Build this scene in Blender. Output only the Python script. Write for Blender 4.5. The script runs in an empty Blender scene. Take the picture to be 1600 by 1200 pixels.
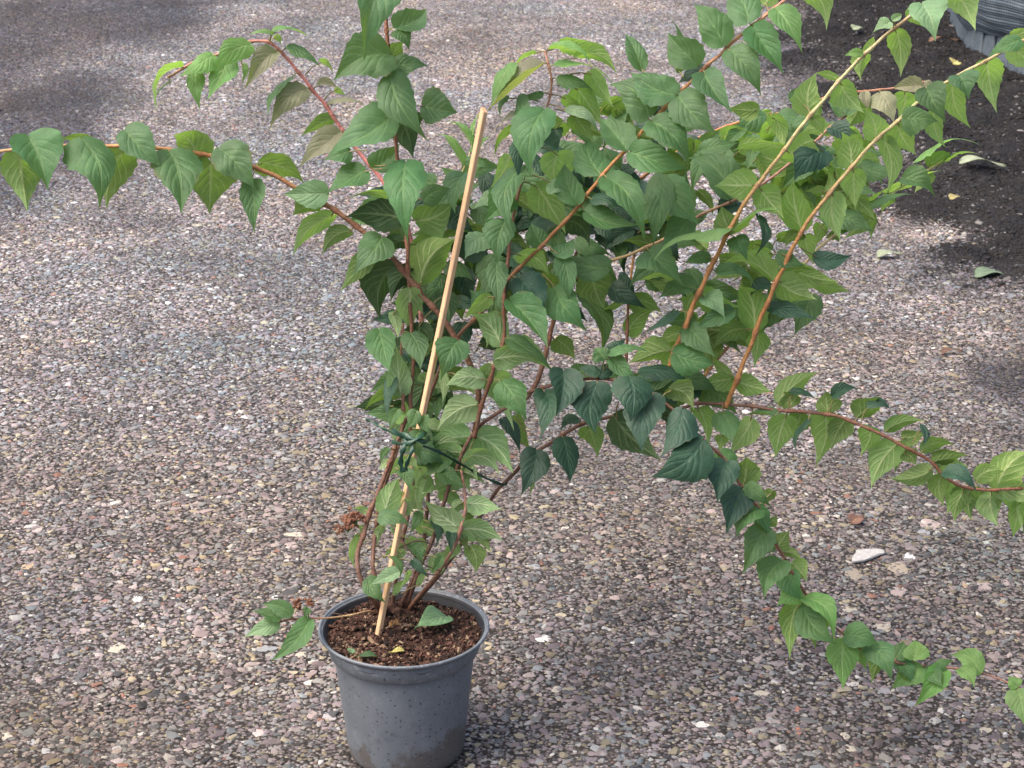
import bpy, bmesh, math, random
import numpy as np
from mathutils import Vector, Matrix, noise as mnoise

random.seed(7)
RNG = np.random.default_rng(11)
SC = bpy.context.scene
COL = SC.collection

# ------------------------------------------------------------------ camera
FPX, CX, CY = 3000.0, 800.0, 600.0          # focal length and centre in photo pixels (1600 x 1200)
PITCH = math.radians(20.8)
FW = Vector((0, math.cos(PITCH), -math.sin(PITCH)))
RT = Vector((1, 0, 0))
UP = Vector((0, math.sin(PITCH), math.cos(PITCH)))
POT_H, Z0 = 0.20, 2.70
RIM = Vector((0, 0, POT_H))
CAM = RIM - FW * Z0 - RT * ((631 - CX) / FPX * Z0) - UP * (-(977 - CY) / FPX * Z0)
cd = bpy.data.cameras.new('camera'); cam = bpy.data.objects.new('camera', cd); COL.objects.link(cam)
cam.location = CAM
cam.rotation_euler = (math.pi / 2 - PITCH, 0, 0)
cd.sensor_width = 36; cd.lens = FPX / 1600 * 36; cd.clip_start = 0.05; cd.clip_end = 500
cd.dof.use_dof = True; cd.dof.focus_distance = 2.68; cd.dof.aperture_fstop = 22
SC.camera = cam

# ------------------------------------------------------------------ sky, sun, exposure
SUN_EL, SUN_ROT = math.radians(58), math.radians(-105)
w = bpy.data.worlds.new('World'); SC.world = w; w.use_nodes = True
nt = w.node_tree; nt.nodes.clear()
sky = nt.nodes.new('ShaderNodeTexSky'); sky.sky_type = 'NISHITA'; sky.sun_disc = False
sky.sun_elevation = SUN_EL; sky.sun_rotation = SUN_ROT
sky.air_density = 0.7; sky.dust_density = 7.0; sky.ozone_density = 0.3
bg = nt.nodes.new('ShaderNodeBackground'); bg.inputs['Strength'].default_value = 0.15
wo = nt.nodes.new('ShaderNodeOutputWorld')
nt.links.new(sky.outputs[0], bg.inputs[0]); nt.links.new(bg.outputs[0], wo.inputs[0])
sd = bpy.data.lights.new('sun', 'SUN'); sd.energy = 0.65; sd.angle = math.radians(65); sd.color = (1, 0.96, 0.9)
sun = bpy.data.objects.new('sun', sd); COL.objects.link(sun)
sdir = Vector((math.sin(SUN_ROT) * math.cos(SUN_EL), math.cos(SUN_ROT) * math.cos(SUN_EL), math.sin(SUN_EL)))
sun.rotation_euler = (-sdir).to_track_quat('-Z', 'Y').to_euler()
sun.location = sdir * 10
SC.view_settings.view_transform = 'Standard'; SC.view_settings.look = 'None'
SC.view_settings.gamma = 1; SC.view_settings.use_curve_mapping = False
SC.view_settings.exposure = 1.33

# ------------------------------------------------------------------ helpers
def P(px, py, dz=0.0):
    z = Z0 + dz
    return CAM + FW * z + RT * ((px - CX) / FPX * z) + UP * (-(py - CY) / FPX * z)

def PH(px, py, h=0.0):                       # where the sight line through a photo point meets height h
    d = FW + RT * ((px - CX) / FPX) + UP * (-(py - CY) / FPX)
    return CAM + d * ((h - CAM.z) / d.z)

def depth(p):
    return (p - CAM).dot(FW)

def tag(o, label=None, cat=None, group=None, kind=None):
    if label: o['label'] = label
    if cat: o['category'] = cat
    if group: o['group'] = group
    if kind: o['kind'] = kind
    return o

def link(name, me, parent=None):
    o = bpy.data.objects.new(name, me); COL.objects.link(o)
    if parent is not None: o.parent = parent
    return o

def mesh(name, verts, faces, mats, smooth=True, mi=None):
    me = bpy.data.meshes.new(name)
    me.from_pydata([tuple(v) for v in verts], [], faces)
    for m in (mats if isinstance(mats, (list, tuple)) else [mats]): me.materials.append(m)
    if smooth: me.polygons.foreach_set('use_smooth', [True] * len(me.polygons))
    if mi is not None: me.polygons.foreach_set('material_index', mi)
    me.update()
    return me

def empty(name, loc=(0, 0, 0)):
    o = bpy.data.objects.new(name, None); COL.objects.link(o); o.location = loc
    o.empty_display_size = 0.05
    return o

def catmull(pts, n=10):
    pts = [np.array(p, float) for p in pts]
    pp = [2 * pts[0] - pts[1]] + pts + [2 * pts[-1] - pts[-2]]
    out = []
    for i in range(1, len(pp) - 2):
        a, b, c, d = pp[i - 1:i + 3]
        for k in range(n):
            t = k / n
            out.append(0.5 * (2 * b + (c - a) * t + (2 * a - 5 * b + 4 * c - d) * t * t + (3 * b - a - 3 * c + d) * t ** 3))
    out.append(pts[-1])
    return np.array(out)

def tube(pts, radii, sides=8, cap=True):
    """verts, faces of a swept tube along Vectors"""
    verts, faces = [], []
    n = len(pts); ref = Vector((0.31, 0.2, 0.93))
    prev = None
    for i in range(n):
        t = (pts[min(i + 1, n - 1)] - pts[max(i - 1, 0)])
        if t.length < 1e-9: t = Vector((0, 0, 1))
        t.normalize()
        a = (prev - t * prev.dot(t)) if prev is not None else t.cross(ref)
        if a.length < 1e-6: a = t.orthogonal()
        a.normalize(); prev = a; b = t.cross(a)
        for k in range(sides):
            an = 2 * math.pi * k / sides
            verts.append(pts[i] + (a * math.cos(an) + b * math.sin(an)) * radii[i])
    for i in range(n - 1):
        for k in range(sides):
            k2 = (k + 1) % sides
            faces.append((i * sides + k, i * sides + k2, (i + 1) * sides + k2, (i + 1) * sides + k))
    if cap:
        faces.append(tuple(range(sides - 1, -1, -1)))
        faces.append(tuple(range((n - 1) * sides, n * sides)))
    return verts, faces

_vt = {}
def vnoise(x, y, s, seed=0):
    """smooth value noise 0..1 for numpy arrays"""
    if seed not in _vt: _vt[seed] = np.random.default_rng(1000 + seed).random((256, 256))
    T = _vt[seed]
    x = np.asarray(x) / s + 1000; y = np.asarray(y) / s + 1000
    xi = np.floor(x).astype(int); yi = np.floor(y).astype(int); fx = x - xi; fy = y - yi
    fx = fx * fx * (3 - 2 * fx); fy = fy * fy * (3 - 2 * fy)
    g = lambda a, b: T[a % 256, b % 256]
    return (g(xi, yi) * (1 - fx) + g(xi + 1, yi) * fx) * (1 - fy) + (g(xi, yi + 1) * (1 - fx) + g(xi + 1, yi + 1) * fx) * fy

# ------------------------------------------------------------------ node helpers
class NT:
    def __init__(s, name):
        s.m = bpy.data.materials.new(name); s.m.use_nodes = True
        s.t = s.m.node_tree; s.t.nodes.clear()
        s.out = s.n('ShaderNodeOutputMaterial')
    def n(s, typ, **kw):
        nd = s.t.nodes.new(typ)
        for k, v in kw.items(): setattr(nd, k, v)
        return nd
    def l(s, a, b): s.t.links.new(a, b)
    def set(s, sock, v):
        if hasattr(v, 'is_output'): s.l(v, sock)
        elif isinstance(v, tuple) and len(v) == 3 and sock.type == 'RGBA': sock.default_value = (*v, 1)
        else: sock.default_value = v
    def math(s, op, a, b=None, c=None, clamp=False):
        nd = s.n('ShaderNodeMath', operation=op, use_clamp=clamp)
        s.set(nd.inputs[0], a)
        if b is not None: s.set(nd.inputs[1], b)
        if c is not None: s.set(nd.inputs[2], c)
        return nd.outputs[0]
    def mix(s, f, a, b, blend='MIX'):
        nd = s.n('ShaderNodeMix', data_type='RGBA', blend_type=blend)
        s.set(nd.inputs[0], f); s.set(nd.inputs[6], a); s.set(nd.inputs[7], b)
        return nd.outputs[2]
    def noise(s, vec, scale, detail=3, rough=0.55):
        nd = s.n('ShaderNodeTexNoise'); nd.inputs['Scale'].default_value = scale
        nd.inputs['Detail'].default_value = detail; nd.inputs['Roughness'].default_value = rough
        if vec is not None: s.l(vec, nd.inputs['Vector'])
        return nd.outputs[0]
    def ramp(s, f, stops):
        nd = s.n('ShaderNodeValToRGB'); s.set(nd.inputs[0], f)
        el = nd.color_ramp.elements
        while len(el) < len(stops): el.new(0.5)
        for e, (p, c) in zip(el, stops):
            e.position = p; e.color = (*c, 1) if isinstance(c, tuple) else (c, c, c, 1)
        return nd.outputs[0]
    def rng(s, v, a, b, c, d):
        nd = s.n('ShaderNodeMapRange'); s.set(nd.inputs[0], v)
        for i, q in enumerate((a, b, c, d)): nd.inputs[i + 1].default_value = q
        return nd.outputs[0]
    def bump(s, h, strength=0.3, dist=0.01):
        nd = s.n('ShaderNodeBump'); nd.inputs['Strength'].default_value = strength
        nd.inputs['Distance'].default_value = dist; s.l(h, nd.inputs['Height'])
        return nd.outputs[0]
    def bsdf(s, color, rough=0.6, normal=None, spec=0.4):
        nd = s.n('ShaderNodeBsdfPrincipled')
        s.set(nd.inputs['Base Color'], color); s.set(nd.inputs['Roughness'], rough)
        nd.inputs['Specular IOR Level'].default_value = spec
        if normal is not None: s.l(normal, nd.inputs['Normal'])
        return nd
    def done(s, sh):
        s.l(sh if hasattr(sh, 'is_output') else sh.outputs[0], s.out.inputs[0]); return s.m
    def coord(s, which='Object'):
        return s.n('ShaderNodeTexCoord').outputs[which]

# ------------------------------------------------------------------ materials
def leaf_material(name, top, under, vein_top, vein_under, transl=0.30, rough=0.5):
    q = NT(name)
    uv = q.n('ShaderNodeUVMap'); uv.uv_map = 'UVMap'
    sp = q.n('ShaderNodeSeparateXYZ'); q.l(uv.outputs[0], sp.inputs[0])
    au = q.math('ABSOLUTE', q.math('MULTIPLY_ADD', sp.outputs[0], 2.0, -1.0))
    v = sp.outputs[1]
    wob = q.math('MULTIPLY', q.math('SUBTRACT', q.noise(q.coord('Object'), 45, 2), 0.5), 0.10)
    ph = q.math('SUBTRACT', q.math('ADD', v, wob), q.math('MULTIPLY', q.math('POWER', au, 0.9), 0.42))
    fr = q.math('ABSOLUTE', q.math('SUBTRACT', q.math('FRACT', q.math('MULTIPLY', ph, 6.6)), 0.5))
    live = q.math('MULTIPLY', q.rng(ph, 0.0, 0.03, 0.0, 1.0), q.rng(ph, 0.44, 0.56, 1.0, 0.0))
    lat = q.math('MULTIPLY', q.math('MULTIPLY', q.rng(fr, 0.025, 0.11, 1.0, 0.0), q.rng(au, 0.55, 0.95, 1.0, 0.1)), live)
    soft = q.math('MULTIPLY', q.math('MULTIPLY', q.rng(fr, 0.0, 0.34, 1.0, 0.0), q.rng(au, 0.7, 1.0, 1.0, 0.1)), live)
    mid = q.rng(au, 0.045, 0.10, 1.0, 0.0)
    vein = q.math('MAXIMUM', lat, mid)
    vor = q.n('ShaderNodeTexVoronoi'); vor.feature = 'DISTANCE_TO_EDGE'; vor.inputs['Scale'].default_value = 190
    q.l(q.coord('Object'), vor.inputs['Vector'])
    net = q.rng(vor.outputs[0], 0.0, 0.10, 1.0, 0.0)
    oi = q.n('ShaderNodeObjectInfo')
    rnd = oi.outputs['Random']
    blotch = q.noise(q.coord('Object'), 55, 5, 0.65)
    def tint(c):
        hs = q.n('ShaderNodeHueSaturation')
        q.set(hs.inputs['Color'], c)
        q.l(q.rng(rnd, 0, 1, 0.479, 0.507), hs.inputs['Hue'])
        q.l(q.math('MULTIPLY', q.rng(q.math('FRACT', q.math('MULTIPLY', rnd, 7.31)), 0, 1, 0.82, 1.22), q.rng(blotch, 0.3, 0.7, 0.74, 1.24)), hs.inputs['Value'])
        q.l(q.rng(q.math('FRACT', q.math('MULTIPLY', rnd, 13.7)), 0, 1, 0.82, 1.03), hs.inputs['Saturation'])
        return hs.outputs[0]
    ct = q.mix(q.math('MULTIPLY', q.math('MULTIPLY', vein, q.rng(q.noise(q.coord('Object'), 30, 2), 0.3, 0.7, 0.35, 1.0)), 0.72), q.mix(q.math('MULTIPLY', net, 0.18), tint(top), vein_top), vein_top)
    cu = q.mix(q.math('MULTIPLY', vein, 0.85), q.mix(q.math('MULTIPLY', net, 0.22), tint(under), vein_under), vein_under)
    # brown rust spots and scorched margins on some of the leaves
    gate = q.rng(q.math('FRACT', q.math('MULTIPLY', rnd, 23.3)), 0.45, 0.75, 0.0, 1.0)
    sp_ = q.math('MULTIPLY', q.rng(q.noise(q.coord('Object'), 150, 3, 0.6), 0.68, 0.74, 0, 1), gate)
    mg = q.math('MULTIPLY', q.math('MULTIPLY', q.rng(au, 0.82, 1.0, 0, 1), q.rng(q.noise(q.coord('Object'), 42, 3), 0.56, 0.66, 0, 1)), gate)
    spot = q.math('MULTIPLY', q.math('MAXIMUM', sp_, mg), 0.75)
    ct = q.mix(spot, ct, (0.11, 0.075, 0.03)); cu = q.mix(spot, cu, (0.15, 0.11, 0.045))
    back = q.n('ShaderNodeNewGeometry').outputs['Backfacing']
    c = q.mix(back, ct, cu)
    # relief: the blade is quilted between sunken veins
    h = q.math('SUBTRACT', q.math('MULTIPLY', q.noise(q.coord('Object'), 110, 4, 0.65), 0.8), q.math('ADD', q.math('MULTIPLY', soft, 0.50), q.math('ADD', q.math('MULTIPLY', mid, 0.6), q.math('MULTIPLY', net, 0.16))))
    nb = q.bump(h, 0.6, 0.0020)
    r = q.mix(back, (rough,) * 3, (0.72,) * 3)
    pb = q.bsdf(c, 0.5, nb, 0.30); q.l(r, pb.inputs['Roughness'])
    tr = q.n('ShaderNodeBsdfTranslucent')
    q.l(q.mix(q.math('MULTIPLY', vein, 0.5), (min(1, under[0] * 2.1), min(1, under[1] * 2.2), under[2] * 1.0), vein_under), tr.inputs[0]); q.l(nb, tr.inputs['Normal'])
    mx = q.n('ShaderNodeMixShader'); mx.inputs[0].default_value = transl
    q.l(pb.outputs[0], mx.inputs[1]); q.l(tr.outputs[0], mx.inputs[2])
    return q.done(mx)

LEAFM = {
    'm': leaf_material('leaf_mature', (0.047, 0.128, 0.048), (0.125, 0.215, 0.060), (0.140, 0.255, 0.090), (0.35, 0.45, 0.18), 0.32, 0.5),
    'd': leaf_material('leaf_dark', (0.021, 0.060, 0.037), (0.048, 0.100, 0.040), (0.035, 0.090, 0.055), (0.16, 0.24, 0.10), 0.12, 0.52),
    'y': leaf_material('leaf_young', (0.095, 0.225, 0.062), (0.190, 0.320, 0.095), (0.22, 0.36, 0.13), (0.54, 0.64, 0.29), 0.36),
    'p': leaf_material('leaf_pale', (0.145, 0.265, 0.135), (0.215, 0.360, 0.150), (0.26, 0.38, 0.20), (0.56, 0.66, 0.37), 0.25, 0.6),
    'r': leaf_material('leaf_bronze', (0.185, 0.190, 0.120), (0.200, 0.245, 0.095), (0.29, 0.26, 0.17), (0.42, 0.42, 0.21), 0.28, 0.55),
}

def bark_material():
    q = NT('bark')
    at = q.n('ShaderNodeAttribute'); at.attribute_name = 'bark'
    co = q.coord('Object')
    n = q.noise(co, 160, 4, 0.6); n2 = q.noise(co, 45, 3)
    c = q.mix(q.rng(n, 0.4, 0.75, 0.0, 0.4), at.outputs[0], q.mix(0.5, at.outputs[0], (0.03, 0.018, 0.012)))
    c = q.mix(q.rng(n2, 0.45, 0.75, 0.0, 0.35), c, q.mix(0.5, at.outputs[0], (0.4, 0.3, 0.2)))
    return q.done(q.bsdf(c, 0.5, q.bump(q.math('ADD', n, n2), 0.9, 0.0035), 0.3))
BARK = bark_material()

def simple(name, a, b, scale=40, rough=0.7, bump=0.3, bd=0.003, spec=0.35, which='Object'):
    q = NT(name); co = q.coord(which)
    n = q.noise(co, scale, 5, 0.6); n2 = q.noise(co, scale * 5, 3)
    c = q.mix(q.rng(n, 0.3, 0.7, 0, 1), a, b)
    return q.done(q.bsdf(c, rough, q.bump(n2, bump, bd), spec))

PETIOLE = simple('petiole', (0.17, 0.19, 0.07), (0.22, 0.14, 0.07), 60, 0.5)

def pebble_material():
    q = NT('pebble')
    at = q.n('ShaderNodeAttribute'); at.attribute_type = 'INSTANCER'; at.attribute_name = 'pcol'
    co = q.coord('Object')
    n = q.noise(co, 1.7, 4, 0.65)
    c = q.mix(q.rng(n, 0.3, 0.75, 0.0, 0.45), at.outputs['Color'], q.mix(0.55, at.outputs['Color'], (0.10, 0.085, 0.075)))
    return q.done(q.bsdf(c, 0.75, None, 0.12))
PEB = pebble_material()

def stone_material():
    q = NT('stone')
    oi = q.n('ShaderNodeObjectInfo'); co = q.coord('Object')
    n = q.noise(co, 90, 5, 0.65); n2 = q.noise(co, 400, 3)
    c = q.mix(q.rng(n, 0.35, 0.75, 0.0, 0.5), oi.outputs['Color'], q.mix(0.6, oi.outputs['Color'], (0.12, 0.10, 0.085)))
    c = q.mix(q.rng(n2, 0.55, 0.75, 0.0, 0.4), c, (0.07, 0.06, 0.06))
    return q.done(q.bsdf(c, 0.65, q.bump(n, 0.5, 0.002), 0.3))
STONE = stone_material()

def ground_material():
    q = NT('worn_concrete')
    co = q.coord('Object')
    at = q.n('ShaderNodeAttribute'); at.attribute_name = 'soil'
    soil = at.outputs['Fac']
    v1 = q.n('ShaderNodeTexVoronoi'); v1.inputs['Scale'].default_value = 150; q.l(co, v1.inputs['Vector'])
    v2 = q.n('ShaderNodeTexVoronoi'); v2.inputs['Scale'].default_value = 330; q.l(co, v2.inputs['Vector'])
    base = q.ramp(q.noise(co, 6, 4), [(0.3, (0.020, 0.018, 0.017)), (0.7, (0.048, 0.042, 0.038))])
    hsv = q.n('ShaderNodeSeparateColor'); q.l(v1.outputs['Color'], hsv.inputs[0])
    grit = q.ramp(hsv.outputs[0], [(0.0, (0.07, 0.062, 0.06)), (0.35, (0.17, 0.15, 0.145)), (0.65, (0.26, 0.225, 0.215)), (0.9, (0.36, 0.33, 0.30))])
    c = q.mix(q.rng(v1.outputs['Distance'], 0.25, 0.6, 0.75, 0.0), base, grit)
    h2 = q.n('ShaderNodeSeparateColor'); q.l(v2.outputs['Color'], h2.inputs[0])
    dirt = q.ramp(q.math('ADD', q.math('MULTIPLY', q.noise(co, 14, 6, 0.7), 0.7), q.math('MULTIPLY', h2.outputs[0], 0.3)), [(0.30, (0.0045, 0.005, 0.006)), (0.5, (0.0105, 0.0115, 0.0135)), (0.72, (0.038, 0.040, 0.045))])
    c = q.mix(soil, c, dirt)
    hh = q.math('ADD', q.math('MULTIPLY', v1.outputs['Distance'], -0.6), q.math('MULTIPLY', q.noise(co, 300, 4, 0.7), 0.9))
    return q.done(q.bsdf(c, 0.85, q.bump(hh, 0.8, 0.004), 0.08))
GROUND = ground_material()

def pot_material():
    q = NT('pot_plastic')
    co = q.coord('Object'); sp = q.n('ShaderNodeSeparateXYZ'); q.l(co, sp.inputs[0])
    n = q.noise(co, 16, 6, 0.65); n2 = q.noise(co, 90, 4, 0.6)
    c = q.mix(q.rng(n, 0.3, 0.7, 0, 1), (0.110, 0.128, 0.148), (0.150, 0.170, 0.190))
    # splashed mud towards the foot, more on the right; dark droplets; pale dust scuffs
    mudn = q.noise(co, 26, 5, 0.7)
    low = q.rng(sp.outputs[2], 0.0, 0.085, 1.0, 0.0)
    right = q.rng(sp.outputs[0], -0.02, 0.1, 0.0, 1.0)
    lim = q.math('ADD', q.math('MULTIPLY', low, 0.50), q.math('MULTIPLY', q.math('MULTIPLY', right, q.rng(sp.outputs[2], 0.02, 0.13, 1, 0)), 0.40))
    mud = q.rng(q.math('ADD', mudn, lim), 0.82, 0.92, 0.0, 1.0)
    c = q.mix(q.math('MULTIPLY', q.rng(q.noise(co, 48, 6, 0.75), 0.50, 0.66, 0, 1), q.rng(sp.outputs[2], 0.02, 0.15, 0.55, 0.22)), c, (0.060, 0.072, 0.086))
    c = q.mix(q.math('MULTIPLY', q.rng(q.noise(co, 30, 6, 0.8), 0.55, 0.70, 0, 1), 0.35), c, (0.24, 0.265, 0.30))
    c = q.mix(q.math('MULTIPLY', mud, 0.8), c, (0.085, 0.075, 0.066))
    vo = q.n('ShaderNodeTexVoronoi'); vo.inputs['Scale'].default_value = 150; vo.inputs['Randomness'].default_value = 1; q.l(co, vo.inputs['Vector'])
    vs = q.n('ShaderNodeSeparateColor'); q.l(vo.outputs['Color'], vs.inputs[0])
    spot = q.math('MULTIPLY', q.rng(q.math('ADD', vo.outputs['Distance'], q.math('MULTIPLY', n2, 0.25)), 0.30, 0.40, 1, 0), q.rng(q.math('ADD', vs.outputs[0], q.math('MULTIPLY', right, 0.34)), 0.66, 0.74, 0, 1))
    c = q.mix(q.math('MULTIPLY', spot, 0.8), c, (0.032, 0.038, 0.045))
    v3 = q.n('ShaderNodeTexVoronoi'); v3.inputs['Scale'].default_value = 160; q.l(co, v3.inputs['Vector'])
    v3s = q.n('ShaderNodeSeparateColor'); q.l(v3.outputs['Color'], v3s.inputs[0])
    speck = q.math('MULTIPLY', q.rng(v3.outputs['Distance'], 0.08, 0.14, 1, 0), q.rng(v3s.outputs[1], 0.74, 0.78, 0, 1))
    c = q.mix(q.math('MULTIPLY', speck, 0.7), c, (0.42, 0.43, 0.42))
    scuff = q.math('MULTIPLY', q.rng(n2, 0.55, 0.72, 0, 1), q.rng(sp.outputs[2], 0.160, 0.170, 0.10, 0.70))
    c = q.mix(scuff, c, (0.29, 0.30, 0.34))
    r = q.rng(n, 0.3, 0.7, 0.38, 0.62)
    return q.done(q.bsdf(c, r, q.bump(q.noise(co, 220, 3), 0.12, 0.001), 0.45))
POTM = pot_material()
POTIN = simple('pot_inside_shaded', (0.012, 0.013, 0.015), (0.026, 0.027, 0.030), 30, 0.6, 0.2)  # shade inside the pot put into the colour: near-black plastic on inner faces

# ------------------------------------------------------------------ ground: masks, sheet, aggregate
RSOIL = [(1232, -400), (1238, -40), (1245, 60), (1268, 120), (1330, 205), (1400, 272), (1436, 330), (1490, 402), (1560, 440), (1640, 470), (2600, 520), (2600, -400)]
def to_px(x, y, z=0.0):
    vx, vy, vz = x - CAM.x, y - CAM.y, z - CAM.z
    d = vy * FW.y + vz * FW.z
    u = vy * UP.y + vz * UP.z
    return CX + FPX * vx / d, CY - FPX * u / d
def in_poly(px, py, poly):
    ins = np.zeros(px.shape, bool)
    j = len(poly) - 1
    for i in range(len(poly)):
        xi, yi = poly[i]; xj, yj = poly[j]
        ins ^= ((yi > py) != (yj > py)) & (px < (xj - xi) * (py - yi) / (yj - yi + 1e-12) + xi)
        j = i
    return ins
def ell(px, py, cx, cy, rx, ry):
    return np.clip(1.35 - np.sqrt(((px - cx) / rx) ** 2 + ((py - cy) / ry) ** 2), 0, 1)
RS_W = [tuple(PH(a, max(b, -330))[:2]) for a, b in RSOIL]
E_W = []
def soil_mask(x, y):
    """bare earth over the concrete, 0..1, in ground coordinates"""
    wx = x + (vnoise(x, y, 0.22, 1) - 0.5) * 0.30 + (vnoise(x, y, 0.06, 2) - 0.5) * 0.10
    wy = y + (vnoise(x, y, 0.22, 3) - 0.5) * 0.55 + (vnoise(x, y, 0.06, 4) - 0.5) * 0.2
    acc = np.zeros_like(wx)
    for k in range(14):
        rad = 0.20 * math.sqrt((k + 0.5) / 14); an = k * 2.4
        acc += in_poly(wx + rad * math.cos(an), wy + 1.6 * rad * math.sin(an), RS_W)
    return acc / 14
def ell_w(x, y, cx, cy, rx, ry):
    c = PH(cx, cy); a = (PH(cx + rx, cy) - c).length; b = abs(PH(cx, cy - ry * 0.5).y - PH(cx, cy + ry * 0.5).y)
    return np.clip(1.4 - np.sqrt(((x - c.x) / a) ** 2 + ((y - c.y) / b) ** 2), 0, 1)
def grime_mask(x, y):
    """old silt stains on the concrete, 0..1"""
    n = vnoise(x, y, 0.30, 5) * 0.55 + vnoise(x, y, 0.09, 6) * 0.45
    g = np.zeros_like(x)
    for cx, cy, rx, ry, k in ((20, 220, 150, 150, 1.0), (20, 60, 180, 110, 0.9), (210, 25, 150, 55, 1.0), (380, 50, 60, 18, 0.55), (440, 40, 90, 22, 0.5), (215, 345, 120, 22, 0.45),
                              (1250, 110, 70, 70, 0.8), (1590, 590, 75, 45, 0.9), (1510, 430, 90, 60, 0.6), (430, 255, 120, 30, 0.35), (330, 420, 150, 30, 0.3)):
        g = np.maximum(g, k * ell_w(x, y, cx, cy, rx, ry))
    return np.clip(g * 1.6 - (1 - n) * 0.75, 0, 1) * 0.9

gx = np.concatenate([[-220, -60, -15, -6], np.arange(-3.2, 4.4, 0.05), [7, 16, 60, 220]])
gy = np.concatenate([[-220, -60, -10, -4], np.arange(-1.6, 10.5, 0.05), [13, 20, 60, 220]])
GX, GY = np.meshgrid(gx, gy)
sm = soil_mask(GX, GY); gm = grime_mask(GX, GY)
hz = (vnoise(GX, GY, 0.5, 8) - 0.5) * 0.006
hz += sm * ((vnoise(GX, GY, 0.16, 9) - 0.5) * 0.05 + 0.02 + (vnoise(GX, GY, 0.07, 10) - 0.5) * 0.03)
near = (np.abs(GX) < 0.18) & (np.abs(GY) < 0.18); hz[near] = -0.003
far = (np.abs(GX) > 8) | (np.abs(GY) > 12); hz[far] = -0.02
gv = np.stack([GX.ravel(), GY.ravel(), hz.ravel()], 1)
nx = len(gx)
gf = [(j * nx + i, j * nx + i + 1, (j + 1) * nx + i + 1, (j + 1) * nx + i) for j in range(len(gy) - 1) for i in range(nx - 1)]
gme = mesh('ground', gv, gf, GROUND)
a = gme.attributes.new('soil', 'FLOAT', 'POINT'); a.data.foreach_set('value', np.clip(sm + gm * 0.55, 0, 1).ravel())
ground = tag(link('ground', gme), 'worn grey and pink exposed aggregate yard surface under the pot', 'ground', kind='structure')

def ground_h(x, y):
    x = np.atleast_1d(np.asarray(x, float)); y = np.atleast_1d(np.asarray(y, float))
    i = np.clip(np.searchsorted(gx, x) - 1, 0, nx - 2); j = np.clip(np.searchsorted(gy, y) - 1, 0, len(gy) - 2)
    fx = (x - gx[i]) / (gx[i + 1] - gx[i]); fy = (y - gy[j]) / (gy[j + 1] - gy[j])
    return (hz[j, i] * (1 - fx) + hz[j, i + 1] * fx) * (1 - fy) + (hz[j + 1, i] * (1 - fx) + hz[j + 1, i + 1] * fx) * fy

PAL = np.array([(0.29, 0.235, 0.232), (0.235, 0.195, 0.205), (0.36, 0.305, 0.29), (0.30, 0.295, 0.285), (0.205, 0.210, 0.212), (0.120, 0.125, 0.130),
                (0.185, 0.150, 0.160), (0.36, 0.315, 0.225), (0.27, 0.225, 0.155), (0.44, 0.42, 0.385), (0.64, 0.62, 0.58), (0.065, 0.066, 0.070), (0.29, 0.150, 0.115), (0.215, 0.240, 0.250)])
PW = np.array([14, 13, 9, 10, 11, 12, 11, 7, 8, 3.6, 0.9, 7, 1.6, 8.0]); PW /= PW.sum()

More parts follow.
